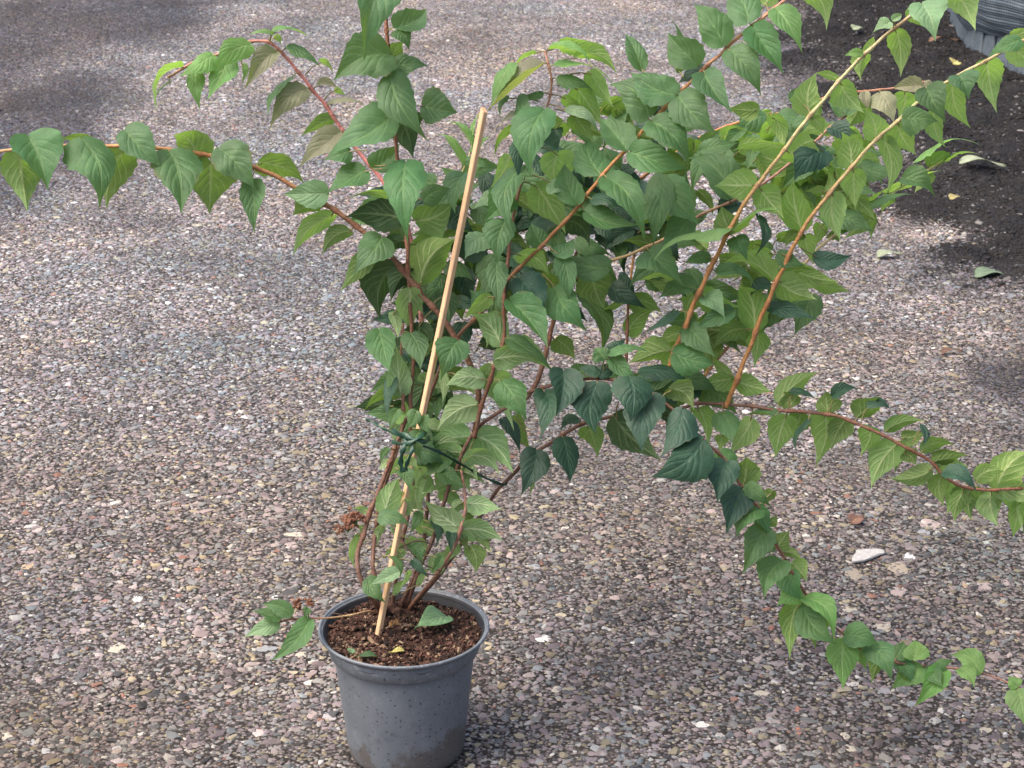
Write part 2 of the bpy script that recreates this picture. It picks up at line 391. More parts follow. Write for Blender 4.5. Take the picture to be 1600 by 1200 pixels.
def scatter(spacing, smin, smax, seed, power=1.0, crumb=False):
    r = np.random.default_rng(seed)
    # the ground the photograph sees, with a margin
    yb, yt = PH(800, 1290).y, PH(800, -60).y
    ys = np.arange(yb, yt, spacing * 0.87)
    X, Y = [], []
    for k, yy in enumerate(ys):
        d = (yy - CAM.y) * FW.y - CAM.z * FW.z
        half = 860 / FPX * d + 0.12
        xs = np.arange(CAM.x - half, CAM.x + half, spacing) + (k % 2) * spacing / 2
        X.append(xs); Y.append(np.full(xs.shape, yy))
    X = np.concatenate(X); Y = np.concatenate(Y)
    X = X + (r.random(X.shape) - 0.5) * spacing * 0.95; Y = Y + (r.random(X.shape) - 0.5) * spacing * 0.95
    so = soil_mask(X, Y); gr = grime_mask(X, Y)
    dice = 0.15 + 0.7 * r.random(X.shape)
    keep = (so > dice) if crumb else ((so < dice) | (r.random(X.shape) < 0.02))
    keep &= ~((X ** 2 + Y ** 2) < 0.088 ** 2)
    if not crumb: keep &= r.random(X.shape) > gr * 0.3
    X, Y, so, gr = X[keep], Y[keep], so[keep], gr[keep]
    n = len(X)
    s = smin + (smax - smin) * r.random(n) ** power
    scl = np.stack([s * (0.8 + 0.7 * r.random(n)), s * (0.7 + 0.5 * r.random(n)), s * (0.30 + 0.22 * r.random(n))], 1) * 0.5
    zz = ground_h(X, Y) - scl[:, 2] * (0.15 + 0.45 * r.random(n))
    rot = np.stack([(r.random(n) - 0.5) * 0.5, (r.random(n) - 0.5) * 0.5, r.random(n) * 6.283], 1)
    if crumb:
        c = np.array([(0.0090, 0.0100, 0.0120)]) * (0.35 + 1.5 * r.random((n, 1)) ** 1.6)
        li = r.random(n) < 0.02; c[li] = np.array([0.13, 0.125, 0.12]) * (0.6 + 0.8 * r.random((li.sum(), 1)))
        scl[:, 2] *= 1.6
    else:
        c = PAL[r.choice(len(PAL), n, p=PW)] * (0.70 + 0.60 * r.random((n, 1)))
        # broad wear: browner and dirtier close by, bleached pink further off
        wear = vnoise(X, Y, 0.8, 20) * 0.6 + vnoise(X, Y, 0.25, 21) * 0.4
        near_ = np.clip((2.3 - (Y + 0.0)) / 2.8, 0, 1)
        c = c * (1.12 - 0.36 * near_[:, None] * (0.6 + 0.8 * wear[:, None]))
        brown = np.clip((wear - 0.42) * 2.4, 0, 1)[:, None] * np.clip(near_[:, None] * 1.3, 0, 1) * 0.85
        c = c * (1 - brown) + c * np.array([0.88, 0.81, 0.66]) * brown
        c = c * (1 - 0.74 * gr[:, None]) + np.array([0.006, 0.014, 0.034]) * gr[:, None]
        c = c * (1 - 0.6 * so[:, None])
        pn = vnoise(X, Y, 0.55, 31) * 0.5 + vnoise(X, Y, 0.17, 32) * 0.3 + vnoise(X, Y, 0.05, 33) * 0.2
        patch = np.clip((pn - 0.54) * 7, 0, 1)
        h1 = np.clip((vnoise(X, Y, 0.33, 41) * 0.7 + vnoise(X, Y, 0.11, 42) * 0.3 - 0.5) * 3.2, -1, 1)[:, None]
        tint = 1 + np.maximum(h1, 0) * np.array([-0.16, -0.04, 0.00]) + np.maximum(-h1, 0) * np.array([0.05, -0.01, -0.10])
        tint = tint * np.array([0.955, 0.985, 1.045])
        mott = 0.5 * vnoise(X, Y, 0.35, 22) + 0.3 * vnoise(X, Y, 0.12, 23) + 0.2 * vnoise(X, Y, 0.05, 24)
        lum = c.mean(1, keepdims=True); c = (lum + (c - lum) * np.array([0.85, 1.0, 1.0])) * (0.50 + 0.74 * mott[:, None]) * (1 - 0.30 * patch[:, None]) * tint
    return np.stack([X, Y, zz], 1), scl, rot, np.clip(c, 0.01, 0.8)

def pebble_group():
    ng = bpy.data.node_groups.new('pebble_bed', 'GeometryNodeTree')
    ng.interface.new_socket('Geometry', in_out='INPUT', socket_type='NodeSocketGeometry')
    ng.interface.new_socket('Geometry', in_out='OUTPUT', socket_type='NodeSocketGeometry')
    N = ng.nodes; L = ng.links
    gi = N.new('NodeGroupInput'); go = N.new('NodeGroupOutput')
    g2i = N.new('GeometryNodeGeometryToInstance')
    for k in range(8):
        ico = N.new('GeometryNodeMeshIcoSphere'); ico.inputs['Subdivisions'].default_value = 2; ico.inputs['Radius'].default_value = 1
        pos = N.new('GeometryNodeInputPosition')
        off = N.new('ShaderNodeVectorMath'); off.operation = 'ADD'; off.inputs[1].default_value = (k * 7.3, k * 3.1, k * 1.7)
        nz = N.new('ShaderNodeTexNoise'); nz.inputs['Scale'].default_value = 0.85; nz.inputs['Detail'].default_value = 1.5
        sub = N.new('ShaderNodeVectorMath'); sub.operation = 'SUBTRACT'; sub.inputs[1].default_value = (0.5, 0.5, 0.5)
        mul = N.new('ShaderNodeVectorMath'); mul.operation = 'SCALE'; mul.inputs['Scale'].default_value = 2.0
        sp = N.new('GeometryNodeSetPosition')
        L.new(pos.outputs[0], off.inputs[0]); L.new(off.outputs[0], nz.inputs['Vector'])
        L.new(nz.outputs['Color'], sub.inputs[0]); L.new(sub.outputs[0], mul.inputs[0])
        L.new(ico.outputs['Mesh'], sp.inputs['Geometry']); L.new(mul.outputs[0], sp.inputs['Offset'])
        smt = N.new('GeometryNodeSetMaterial'); smt.inputs['Material'].default_value = PEB
        L.new(sp.outputs[0], smt.inputs['Geometry'])
        L.new(smt.outputs[0], g2i.inputs[0])
    iop = N.new('GeometryNodeInstanceOnPoints')
    L.new(gi.outputs[0], iop.inputs['Points']); L.new(g2i.outputs[0], iop.inputs['Instance'])
    iop.inputs['Pick Instance'].default_value = True
    def named(nm, typ):
        nd = N.new('GeometryNodeInputNamedAttribute'); nd.data_type = typ; nd.inputs['Name'].default_value = nm
        return nd.outputs['Attribute']
    L.new(named('pidx', 'INT'), iop.inputs['Instance Index'])
    L.new(named('prot', 'FLOAT_VECTOR'), iop.inputs['Rotation'])
    L.new(named('pscl', 'FLOAT_VECTOR'), iop.inputs['Scale'])
    L.new(iop.outputs[0], go.inputs[0])
    return ng
PBG = pebble_group()

def pebble_object(name, sets, label, cat):
    pos = np.concatenate([s[0] for s in sets]); scl = np.concatenate([s[1] for s in sets])
    rot = np.concatenate([s[2] for s in sets]); col = np.concatenate([s[3] for s in sets])
    me = bpy.data.meshes.new(name); me.vertices.add(len(pos)); me.vertices.foreach_set('co', pos.ravel())
    for nm, typ, key, arr in (('pscl', 'FLOAT_VECTOR', 'vector', scl), ('prot', 'FLOAT_VECTOR', 'vector', rot)):
        at = me.attributes.new(nm, typ, 'POINT'); at.data.foreach_set(key, arr.ravel())
    at = me.attributes.new('pcol', 'FLOAT_COLOR', 'POINT')
    at.data.foreach_set('color', np.concatenate([col, np.ones((len(col), 1))], 1).ravel())
    at = me.attributes.new('pidx', 'INT', 'POINT'); at.data.foreach_set('value', np.random.default_rng(3).integers(0, 8, len(pos)))
    me.materials.append(PEB)
    o = link(name, me)
    md = o.modifiers.new('bed', 'NODES'); md.node_group = PBG
    return tag(o, label, cat, kind='stuff')

pebble_object('gravel', [scatter(0.0178, 0.0080, 0.0185, 1, 2.0), scatter(0.0095, 0.0040, 0.0090, 2, 1.0)],
              'pink, grey and cream pebbles set in the worn concrete', 'gravel')
pebble_object('earth_crumbs', [scatter(0.019, 0.005, 0.022, 4, 2.4, True), scatter(0.010, 0.004, 0.011, 5, 1.0, True)],
              'dark crumbly earth along the right edge of the yard', 'earth')

# individual larger stones set in the surface: parts of the ground
def stone_mesh(seed, flat):
    bm = bmesh.new(); bmesh.ops.create_icosphere(bm, subdivisions=2, radius=1.0)
    for v in bm.verts:
        d = mnoise.noise_vector(v.co * 1.25 + Vector((seed * 5.1, seed * 2.3, 0)))
        v.co = v.co + d * 0.55
        v.co.z = min(v.co.z, 0.75) * flat
    me = bpy.data.meshes.new('stone'); bm.to_mesh(me); bm.free(); me.materials.append(STONE)
    return me
STM = [stone_mesh(i, 0.5) for i in range(8)]
def add_stone(x, y, sx, sy, sz, rz, colr, k):
    o = link('stone', STM[k % 8], ground)
    o.location = (x, y, float(ground_h(x, y)[0]) - 0.0012); o.scale = (sx, sy, sz); o.rotation_euler = (0, 0, rz); o.color = (*colr, 1)
    return o
def stone_px(px, py, wpx, hpx, colr, k=0, rz=None, lift=1.0):
    c = PH(px, py); s = FPX / depth(c)
    view = abs((c - CAM).normalized().z)
    add_stone(c.x, c.y, wpx * 0.44 / s, max(hpx * 0.44 / s / view, 0.004), 0.006 * lift, random.uniform(-0.15, 0.15) if rz is None else rz, colr, k)
WHITE = (0.60, 0.59, 0.56); CREAM = (0.44, 0.40, 0.32); PINK = (0.36, 0.29, 0.27); TAN = (0.38, 0.28, 0.18); GREYB = (0.27, 0.285, 0.295)
for i, s in enumerate([(1381, 980, 32, 19, CREAM), (1420, 870, 26, 14, WHITE), (1333, 898, 36, 24, (0.30, 0.26, 0.20)), (1403, 888, 40, 26, (0.34, 0.29, 0.22)), (1405, 925, 38, 20, PINK),
                       (1328, 953, 24, 13, CREAM), (1536, 914, 30, 18, PINK), (1506, 913, 16, 11, TAN), (1572, 910, 18, 10, PINK), (1450, 818, 44, 16, PINK),
                       (1443, 832, 26, 12, GREYB), (1565, 942, 24, 13, GREYB), (184, 1013, 38, 19, CREAM), (130, 985, 24, 12, PINK), (460, 836, 46, 9, CREAM), (455, 852, 32, 13, PINK),
                       (395, 829, 26, 8, CREAM), (406, 757, 16, 9, CREAM), (214, 936, 20, 13, WHITE), (430, 934, 14, 9, WHITE), (45, 884, 30, 14, TAN), (1098, 1134, 24, 14, WHITE),
                       (1329, 1171, 20, 12, CREAM), (1320, 1150, 22, 14, CREAM), (850, 999, 38, 13, WHITE), (868, 1078, 20, 11, CREAM), (403, 1145, 24, 15, (0.45, 0.40, 0.38)),
                       (515, 1117, 28, 18, (0.38, 0.36, 0.36)), (488, 1115, 22, 16, PINK), (417, 1014, 34, 12, GREYB), (470, 1023, 22, 12, CREAM), (8, 1148, 22, 14, CREAM),
                       (1248, 1142, 14, 16, (0.36, 0.15, 0.11)), (1246, 1110, 14, 10, (0.34, 0.16, 0.12)), (1303, 983, 24, 12, GREYB), (835, 887, 24, 11, GREYB), (1100, 870, 18, 10, PINK),
                       (1190, 1085, 26, 12, CREAM), (1110, 800, 22, 9, PINK), (700, 1150, 20, 12, CREAM), (300, 1080, 20, 12, PINK), (1040, 870, 18, 9, CREAM), (930, 1170, 22, 13, GREYB),
                       (1382, 1080, 26, 14, (0.26, 0.26, 0.27)), (1480, 1160, 24, 13, PINK), (1540, 1140, 22, 12, CREAM), (960, 935, 20, 10, PINK), (60, 1060, 24, 12, PINK)]):
    stone_px(*s, k=i)
k = 0
rs = random.Random(5)
while k < 238:
    px, py = rs.uniform(-10, 1610), 1200 - 700 * rs.random() ** 1.6
    c = PH(px, py)
    if abs(c.x) < 0.13 and abs(c.y) < 0.13: continue
    cc = PAL[rs.choices(range(len(PAL)), PW)[0]]; f = rs.uniform(0.8, 1.12)
    sz = rs.uniform(0.0050, 0.0090)
    add_stone(c.x, c.y, sz * rs.uniform(0.9, 1.5), sz * rs.uniform(0.7, 1.1), rs.uniform(0.004, 0.007), rs.uniform(0, 6.28), [min(0.7, float(q) * f) for q in cc], k)
    k += 1

# white flake of stone lying on the surface
def flake(name, px, py, wpx, hpx, outline, thick, mat, label, cat, seed=0):
    c = PH(px, py); s = FPX / depth(c); view = abs((c - CAM).normalized().z)
    n = len(outline); v = []; rr = random.Random(seed)
    for lv, sc in ((0, 1.0), (1, 0.98), (2, 0.86)):
        for (u, q) in outline:
            v.append(Vector((u * sc * wpx / s / 2, q * sc * hpx / s / view / 2, (0.0, 0.7, 1.0)[lv] * thick * (1 + rr.uniform(-0.2, 0.2)) if lv else 0)))
    f = [tuple(range(n - 1, -1, -1))] + [(l * n + i, l * n + (i + 1) % n, (l + 1) * n + (i + 1) % n, (l + 1) * n + i) for l in range(2) for i in range(n)]
    v.append(Vector((0, 0, thick)));
    f += [(2 * n + i, 2 * n + (i + 1) % n, 3 * n) for i in range(n)]
    o = link(name, mesh(name, v, f, mat, smooth=False)); o.location = (c.x, c.y, float(ground_h(c.x, c.y)[0]) + 0.0035)
    return tag(o, label, cat)
WHM = simple('white_stone', (0.45, 0.44, 0.42), (0.30, 0.29, 0.275), 160, 0.7)
flake('stone_flake', 1356, 872, 58, 21, [(-1, -1), (-0.3, -0.75), (0.2, -0.35), (0.6, 0.05), (0.95, 0.35), (1, 0.8), (0.6, 0.95), (-0.1, 0.9), (-0.55, 0.75), (-0.62, 0.35), (-0.9, -0.3)], 0.0035, WHM,
      'long flat white stone flake lying under the drooping branch', 'stone')

# ------------------------------------------------------------------ the pot
pot = tag(empty('plant_pot'), 'round slate grey plastic nursery pot splashed with mud', 'plant pot')
def lathe(profile, seg=96, wob=0.0):
    v, f = [], []
    n = len(profile)
    for i in range(seg):
        a = 2 * math.pi * i / seg
        k = 1 + wob * math.sin(2 * a + 0.6)
        for r, z in profile: v.append((r * k * math.cos(a), r * k * math.sin(a), z))
    for i in range(seg):
        j = (i + 1) % seg
        for q in range(n - 1): f.append((i * n + q, j * n + q, j * n + q + 1, i * n + q + 1))
    return v, f
R0 = 0.1205
body = [(0.0, 0.012), (0.072, 0.012), (0.0775, 0.004), (0.0800, 0.003), (0.0820, 0.006), (0.0835, 0.014), (0.0905, 0.080), (0.0975, 0.146), (0.0970, 0.1600), (0.0975, 0.1634), (0.1040, 0.1642),
        (0.1052, 0.1655), (0.1135, 0.1915), (0.1120, 0.1930), (0.1095, 0.190), (0.1010, 0.168), (0.0970, 0.160), (0.080, 0.02), (0.0, 0.018)]
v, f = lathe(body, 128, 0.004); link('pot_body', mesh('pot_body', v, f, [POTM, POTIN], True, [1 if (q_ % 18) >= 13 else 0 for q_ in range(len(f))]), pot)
rim = [(0.1130, 0.1895), (0.1150, 0.1905), (0.1156, 0.1930), (0.1180, 0.1942), (0.1198, 0.1960), (0.1203, 0.1980), (0.1194, 0.1996), (0.1180, 0.2000), (0.1166, 0.1994), (0.1160, 0.1978), (0.1150, 0.1966), (0.1136, 0.1962), (0.1120, 0.1950), (0.1108, 0.1930), (0.1096, 0.1890)]
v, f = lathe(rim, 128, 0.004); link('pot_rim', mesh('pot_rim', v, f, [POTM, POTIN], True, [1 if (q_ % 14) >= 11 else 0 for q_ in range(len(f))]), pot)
for i in range(6):
    a0 = 2 * math.pi * (i + 0.1) / 6; a1 = 2 * math.pi * (i + 0.8) / 6
    vs, fs = [], []
    for s_ in range(9):
        a = a0 + (a1 - a0) * s_ / 8
        for r, z in ((0.0690, 0.0), (0.0765, 0.0), (0.0775, 0.0065), (0.0690, 0.0065)): vs.append((r * math.cos(a), r * math.sin(a), z - 0.001))
    for s_ in range(8):
        for q in range(4): fs.append((s_ * 4 + q, s_ * 4 + (q + 1) % 4, (s_ + 1) * 4 + (q + 1) % 4, (s_ + 1) * 4 + q))
    fs += [(3, 2, 1, 0), (32, 33, 34, 35)]
    link('foot', mesh('foot', vs, fs, POTM, smooth=False), pot)

# ------------------------------------------------------------------ potting soil with bark chips
SOIL_H = 0.184
def soil_z(x, y):
    return SOIL_H + 0.006 * (mnoise.noise(Vector((x * 30, y * 30, 1.2)))) + 0.004 * mnoise.noise(Vector((x * 90, y * 90, 4))) + 0.010 * math.exp(-((x + 0.01) ** 2 + (y - 0.02) ** 2) / 0.0012)
sv, sf = [(0, 0, soil_z(0, 0))], []
for i in range(1, 22):
    for j in range(72):
        a = 2 * math.pi * j / 72; r = 0.1110 * i / 21
        x, y = r * math.cos(a), r * math.sin(a); sv.append((x, y, soil_z(x, y)))
for j in range(72): sf.append((0, 1 + j, 1 + (j + 1) % 72))
for i in range(20):
    for j in range(72):
        a_, b_ = 1 + i * 72, 1 + (i + 1) * 72; j2 = (j + 1) % 72
        sf.append((a_ + j, b_ + j, b_ + j2, a_ + j2))
nb = len(sf); mi = [0] * nb
cols = [((0.030, 0.017, 0.013), (0.055, 0.032, 0.024)), ((0.075, 0.038, 0.028), (0.11, 0.06, 0.045)), ((0.19, 0.125, 0.08), (0.28, 0.20, 0.13)), ((0.012, 0.009, 0.008), (0.028, 0.02, 0.017))]
SOILM = [simple('peat_%s' % nme, a_, b_, 80, 0.9, 0.6, 0.003, 0.15) for nme, (a_, b_) in zip(('brown', 'rust', 'straw', 'black'), cols)]
rs = random.Random(9)
for q in range(2600):
    r = 0.1095 * math.sqrt(rs.random()); a = rs.random() * 6.283
    L_ = rs.uniform(0.003, 0.0085) if rs.random() < 0.8 else rs.uniform(0.008, 0.016)
    r = min(r, 0.111 - 0.62 * L_)
    x, y = r * math.cos(a), r * math.sin(a); W_ = L_ * rs.uniform(0.25, 0.6); H_ = rs.uniform(0.0012, 0.0035)
    M = Matrix.Translation((x, y, soil_z(x, y) + rs.uniform(0, 0.003))) @ Matrix.Rotation(rs.random() * 6.28, 4, 'Z') @ Matrix.Rotation(rs.gauss(0, 0.5), 4, 'Y') @ Matrix.Rotation(rs.gauss(0, 0.5), 4, 'X')
    o0 = len(sv)
    for c in ((-1, -1, -1), (1, -0.7, -1), (0.8, 1, -1), (-0.7, 0.8, -1), (-0.8, -0.6, 1), (0.7, -0.8, 1), (0.9, 0.5, 1), (-0.6, 0.9, 1)):
        sv.append(tuple(M @ Vector((c[0] * L_ / 2, c[1] * W_ / 2, c[2] * H_ / 2))))
    sf += [tuple(o0 + t for t in fc) for fc in ((3, 2, 1, 0), (4, 5, 6, 7), (0, 1, 5, 4), (1, 2, 6, 5), (2, 3, 7, 6), (3, 0, 4, 7))]
    straw = 0.34 if (x < -0.02 and y < -0.01) else 0.09
    z_ = rs.random(); m_ = 2 if z_ < straw else (1 if z_ < straw + 0.38 else (0 if z_ < 0.85 else 3))
    mi += [m_] * 6
tag(link('potting_soil', mesh('potting_soil', sv, sf, SOILM, smooth=False, mi=mi)), 'dark brown potting soil with bark chips filling the grey pot', 'soil', kind='stuff')

# ------------------------------------------------------------------ the shrub
shrub = tag(empty('shrub', (0, 0.02, SOIL_H)), 'tall leggy green shrub with arching orange stems growing from the grey pot', 'shrub')
SHO = shrub.location.copy()

BRN = (0.180, 0.088, 0.055); DBR = (0.130, 0.066, 0.048); ORG = (0.50, 0.235, 0.085); TAN_ = (0.55, 0.38, 0.19); PAL_ = (0.56, 0.54, 0.27); PNK = (0.62, 0.23, 0.21); PNB = (0.42, 0.22, 0.16); RDB = (0.24, 0.10, 0.06)
# stems: photo points with distance offset in metres (minus = nearer), radius in photo pixels at foot and tip, bark colours, leaves
STEMS = {}
STEMS['left'] = dict(r=(5.0, 2.6), c=(BRN, BRN, ORG, TAN_), pts=[(742, 676, .02), (748, 625, .00), (735, 572, -.01), (700, 510, -.03), (655, 455, -.04), (605, 395, -.05), (540, 340, -.06), (470, 298, -.07), (400, 262, -.08), (330, 243, -.09), (270, 234, -.10), (180, 228, -.12), (90, 228, -.13), (0, 236, -.14), (-60, 244, -.14)], leaves='''
45 213 73 291 74 m ; 30 238 42 322 66 M ; 128 217 152 303 70 m ; 150 226 95 220 20 M ; 193 236 168 322 56 M ; 196 204 251 259 50 m ; 265 238 282 327 72 m ; 312 252 272 206 52 M
328 251 327 328 72 M ; 344 232 396 292 56 m ; 392 283 397 357 38 m ; 406 254 473 283 46 M ; 511 302 445 301 40 p ; 488 304 458 335 44 M ; 521 336 457 390 32 Y ; 547 362 505 398 27 M
596 371 552 422 50 m ; 578 400 533 452 32 M ; 628 415 596 498 72 D ; 657 443 712 375 56 Y ; 642 452 644 517 40 P -2 ; 650 458 662 490 20 P ; 612 488 622 526 18 P ; 715 533 690 587 50 m -3 ; 655 505 660 560 44 D ; 690 460 700 505 40 D''')
STEMS['upright'] = dict(r=(3.3, 3.0), c=(DBR, BRN, RDB, RDB), pts=[(612, 952, .05), (619, 900, .04), (629, 850, .03), (641, 790, .02), (645, 745, .02), (643, 700, .01), (641, 640, .00), (646, 560, -.01), (641, 480, -.03), (638, 420, -.05), (634, 330, -.07), (621, 240, -.09), (615, 170, -.10), (607, 90, -.11), (602, 10, -.12), (600, -40, -.12)], leaves='''
606 -34 570 78 66 m -2 ; 609 86 525 121 70 m ; 618 44 664 14 38 m ; 620 48 638 75 26 m ; 613 96 632 64 30 M ; 614 104 668 102 34 m ; 611 117 665 203 56 m -2 ; 660 165 713 174 58 m 3
612 180 515 230 64 m -1 ; 622 178 645 245 58 D ; 634 254 637 360 62 m -3 ; 547 236 508 250 36 m 4 ; 582 262 622 225 38 m 4 ; 571 267 512 300 44 m 3 ; 610 308 534 316 26 Y ; 628 343 545 334 48 D ; 650 345 705 318 50 M ; 662 312 702 294 30 m
632 375 600 400 36 D ; 645 380 690 400 40 M ; 640 420 612 470 40 D ; 700 345 735 355 42 d 3 ; 725 272 712 330 40 m 3''')
STEMS['pink'] = dict(r=(4.6, 1.8), c=(BRN, PNK, PNK, PNB), label='pink arching young shoot', pts=[(660, 560, .04), (655, 460, .05), (640, 370, .05), (622, 315, .05), (598, 283, .05), (570, 250, .05), (530, 195, .05), (490, 140, .04), (452, 97, .03), (425, 68, .02), (405, 64, .02), (380, 68, .02), (345, 82, .01), (300, 98, .01), (262, 122, .00)], leaves='''
427 49 482 58 18 y ; 427 53 389 55 12 y ; 430 55 438 69 11 Y ; 391 70 338 112 36 y -1 ; 355 92 325 150 40 y ; 430 82 384 137 31 r ; 380 100 377 135 10 y ; 332 86 282 120 29 y ; 305 111 312 164 27 y ; 285 105 242 162 20 y ; 268 128 243 166 13 y
453 70 500 98 20 m ; 498 96 522 108 9 Y ; 458 120 415 172 18 m ; 478 140 424 191 37 r ; 496 133 527 138 12 r ; 525 137 541 148 9 Y ; 515 162 577 170 20 r ; 520 184 471 213 25 M ; 530 207 468 256 40 r''')
STEMS['middle'] = dict(r=(3.6, 1.6), c=(BRN, BRN, RDB, PNB), pts=[(740, 684, .00), (752, 640, -.02), (769, 580, -.04), (786, 540, -.05), (788, 470, -.06), (795, 390, -.07), (806, 320, -.07), (833, 232, -.07), (855, 170, -.07), (861, 130, -.07), (858, 105, -.07), (851, 80, -.07)], leaves='''
875 74 938 68 28 Y 1 ; 860 77 925 89 18 y ; 869 102 960 119 27 y ; 898 90 962 112 24 Y ; 872 122 925 133 20 m ; 900 136 942 196 38 Y ; 922 112 957 162 30 Y ; 885 172 936 200 22 p ; 880 152 922 176 20 Y
846 102 764 171 36 r ; 838 83 800 106 14 Y ; 802 100 770 162 22 y ; 848 146 812 155 14 m ; 812 150 798 216 16 m ; 792 150 780 180 13 m ; 802 174 768 202 14 r ; 800 197 768 237 17 M ; 838 184 800 196 17 r
850 172 830 269 63 m -2 ; 815 220 812 277 29 d ; 797 244 767 292 32 Y ; 872 239 878 302 53 Y ; 838 290 882 360 52 Y ; 815 262 798 352 40 m -1 ; 790 345 778 406 46 m -2 ; 758 369 728 403 35 p ; 770 302 738 325 24 p ; 790 308 758 342 46 m
897 180 925 215 34 M ; 860 285 885 300 26 p ; 775 411 778 476 33 m -1 ; 765 462 725 498 24 Y ; 783 538 737 490 42 P ; 797 470 853 542 46 m -2 ; 812 435 848 492 52 d ; 792 541 861 576 46 P -1 ; 773 562 838 563 38 P -3 ; 812 398 857 431 30 Y
755 592 698 602 32 P -1 ; 768 590 802 656 44 P ; 785 597 822 651 46 m -2 ; 745 632 685 670 45 P -1 ; 690 578 693 626 13 P ; 795 530 870 580 34 m ; 780 490 760 540 30 M ; 768 570 752 610 26 P''')
STEMS['diagonal'] = dict(r=(3.4, 2.6), c=(DBR, BRN, ORG, PNB), pts=[(622, 952, .05), (648, 895, .05), (664, 835, .05), (668, 775, .05), (661, 720, .05), (664, 650, .04), (688, 575, .03), (715, 528, .02), (750, 490, .00), (800, 430, -.03), (850, 380, -.05), (905, 320, -.08), (940, 275, -.10), (980, 232, -.12), (1057, 148, -.14), (1135, 75, -.15), (1180, 37, -.15), (1225, 0, -.16), (1275, -45, -.16)], leaves='''
1130 70 1086 4 48 m ; 1168 35 1128 -22 50 m ; 1195 8 1212 -26 26 Y ; 1213 14 1252 73 44 y ; 1177 43 1222 110 48 m ; 1140 79 1187 142 46 m ; 1252 -26 1290 38 48 Y ; 1090 102 1046 54 50 m ; 1056 110 1049 28 17 m 4 ; 1101 115 1143 174 44 m
1055 148 989 108 50 m ; 1060 151 1116 207 56 m ; 1110 108 1062 125 30 d 4 ; 1013 183 953 131 55 m ; 1018 190 1073 253 54 m -1 ; 1025 163 1062 186 36 d 4 ; 980 235 938 184 46 m ; 985 237 1073 262 46 m ; 938 272 922 213 56 m 1 ; 948 278 1005 366 47 m ; 902 318 884 254 40 m
915 331 996 352 36 m ; 1003 110 976 54 29 m 5 ; 925 313 992 338 28 d ; 878 402 887 466 32 m ; 870 400 896 374 32 m ; 868 450 915 508 54 m ; 850 385 832 350 36 m 3 ; 885 345 920 380 36 D 3 ; 812 425 850 455 40 d 3 ; 760 480 735 455 36 m 2 ; 742 500 770 525 32 D 3''')
STEMS['back'] = dict(r=(4.2, 1.6), c=(BRN, RDB, ORG, PNB), pts=[(792, 640, .03), (822, 622, .05), (845, 580, .07), (862, 510, .10), (890, 430, .12), (920, 365, .14), (1000, 280, .15), (1090, 218, .16), (1160, 190, .17), (1240, 172, .18), (1300, 150, .19), (1350, 142, .19), (1400, 138, .20), (1445, 128, .20)], leaves='''
1375 146 1396 191 38 r ; 1352 144 1357 172 17 r ; 1440 134 1394 136 23 r ; 1414 145 1404 181 36 Y ; 1456 129 1440 142 13 r ; 1198 182 1153 212 46 m ; 1215 180 1262 217 48 m ; 1205 176 1178 182 13 Y ; 1130 214 1136 273 54 m ; 1140 208 1170 250 38 M ; 1184 228 1196 256 23 M
1250 170 1234 140 20 m ; 1340 158 1320 198 42 M ; 1092 218 1060 262 40 d ; 1040 250 1085 300 44 m ; 1000 282 962 312 44 d ; 985 296 1020 335 42 m ; 945 335 905 372 40 d ; 1095 222 1125 198 18 m ; 950 352 968 402 46 d ; 905 400 940 440 42 m ; 872 480 915 500 30 d ; 868 530 898 557 30 M ; 905 460 942 546 37 m''')
STEMS['crossing'] = dict(r=(3.0, 1.8), c=(BRN, TAN_, PNB, PNB), pts=[(838, 500, .00), (862, 466, .00), (895, 437, .00), (950, 411, -.01), (1030, 377, -.02), (1090, 340, -.03), (1150, 312, -.03), (1195, 285, -.02), (1232, 258, .00), (1290, 205, .02), (1322, 180, .02)], leaves='''
950 418 866 394 48 m -1 ; 925 428 944 479 54 M ; 1030 276 1015 373 41 m -1 ; 1036 281 1090 346 57 m -1 ; 1139 310 1076 246 48 m -1 ; 1076 340 1034 389 42 m ; 1014 394 1067 444 56 m -2 ; 1320 178 1293 157 21 m ; 1322 180 1366 172 15 m ; 1298 200 1330 224 28 d ; 1150 315 1120 345 36 d 2 ; 1100 342 1075 330 22 m 2 ; 1040 372 1062 402 26 d 3''')
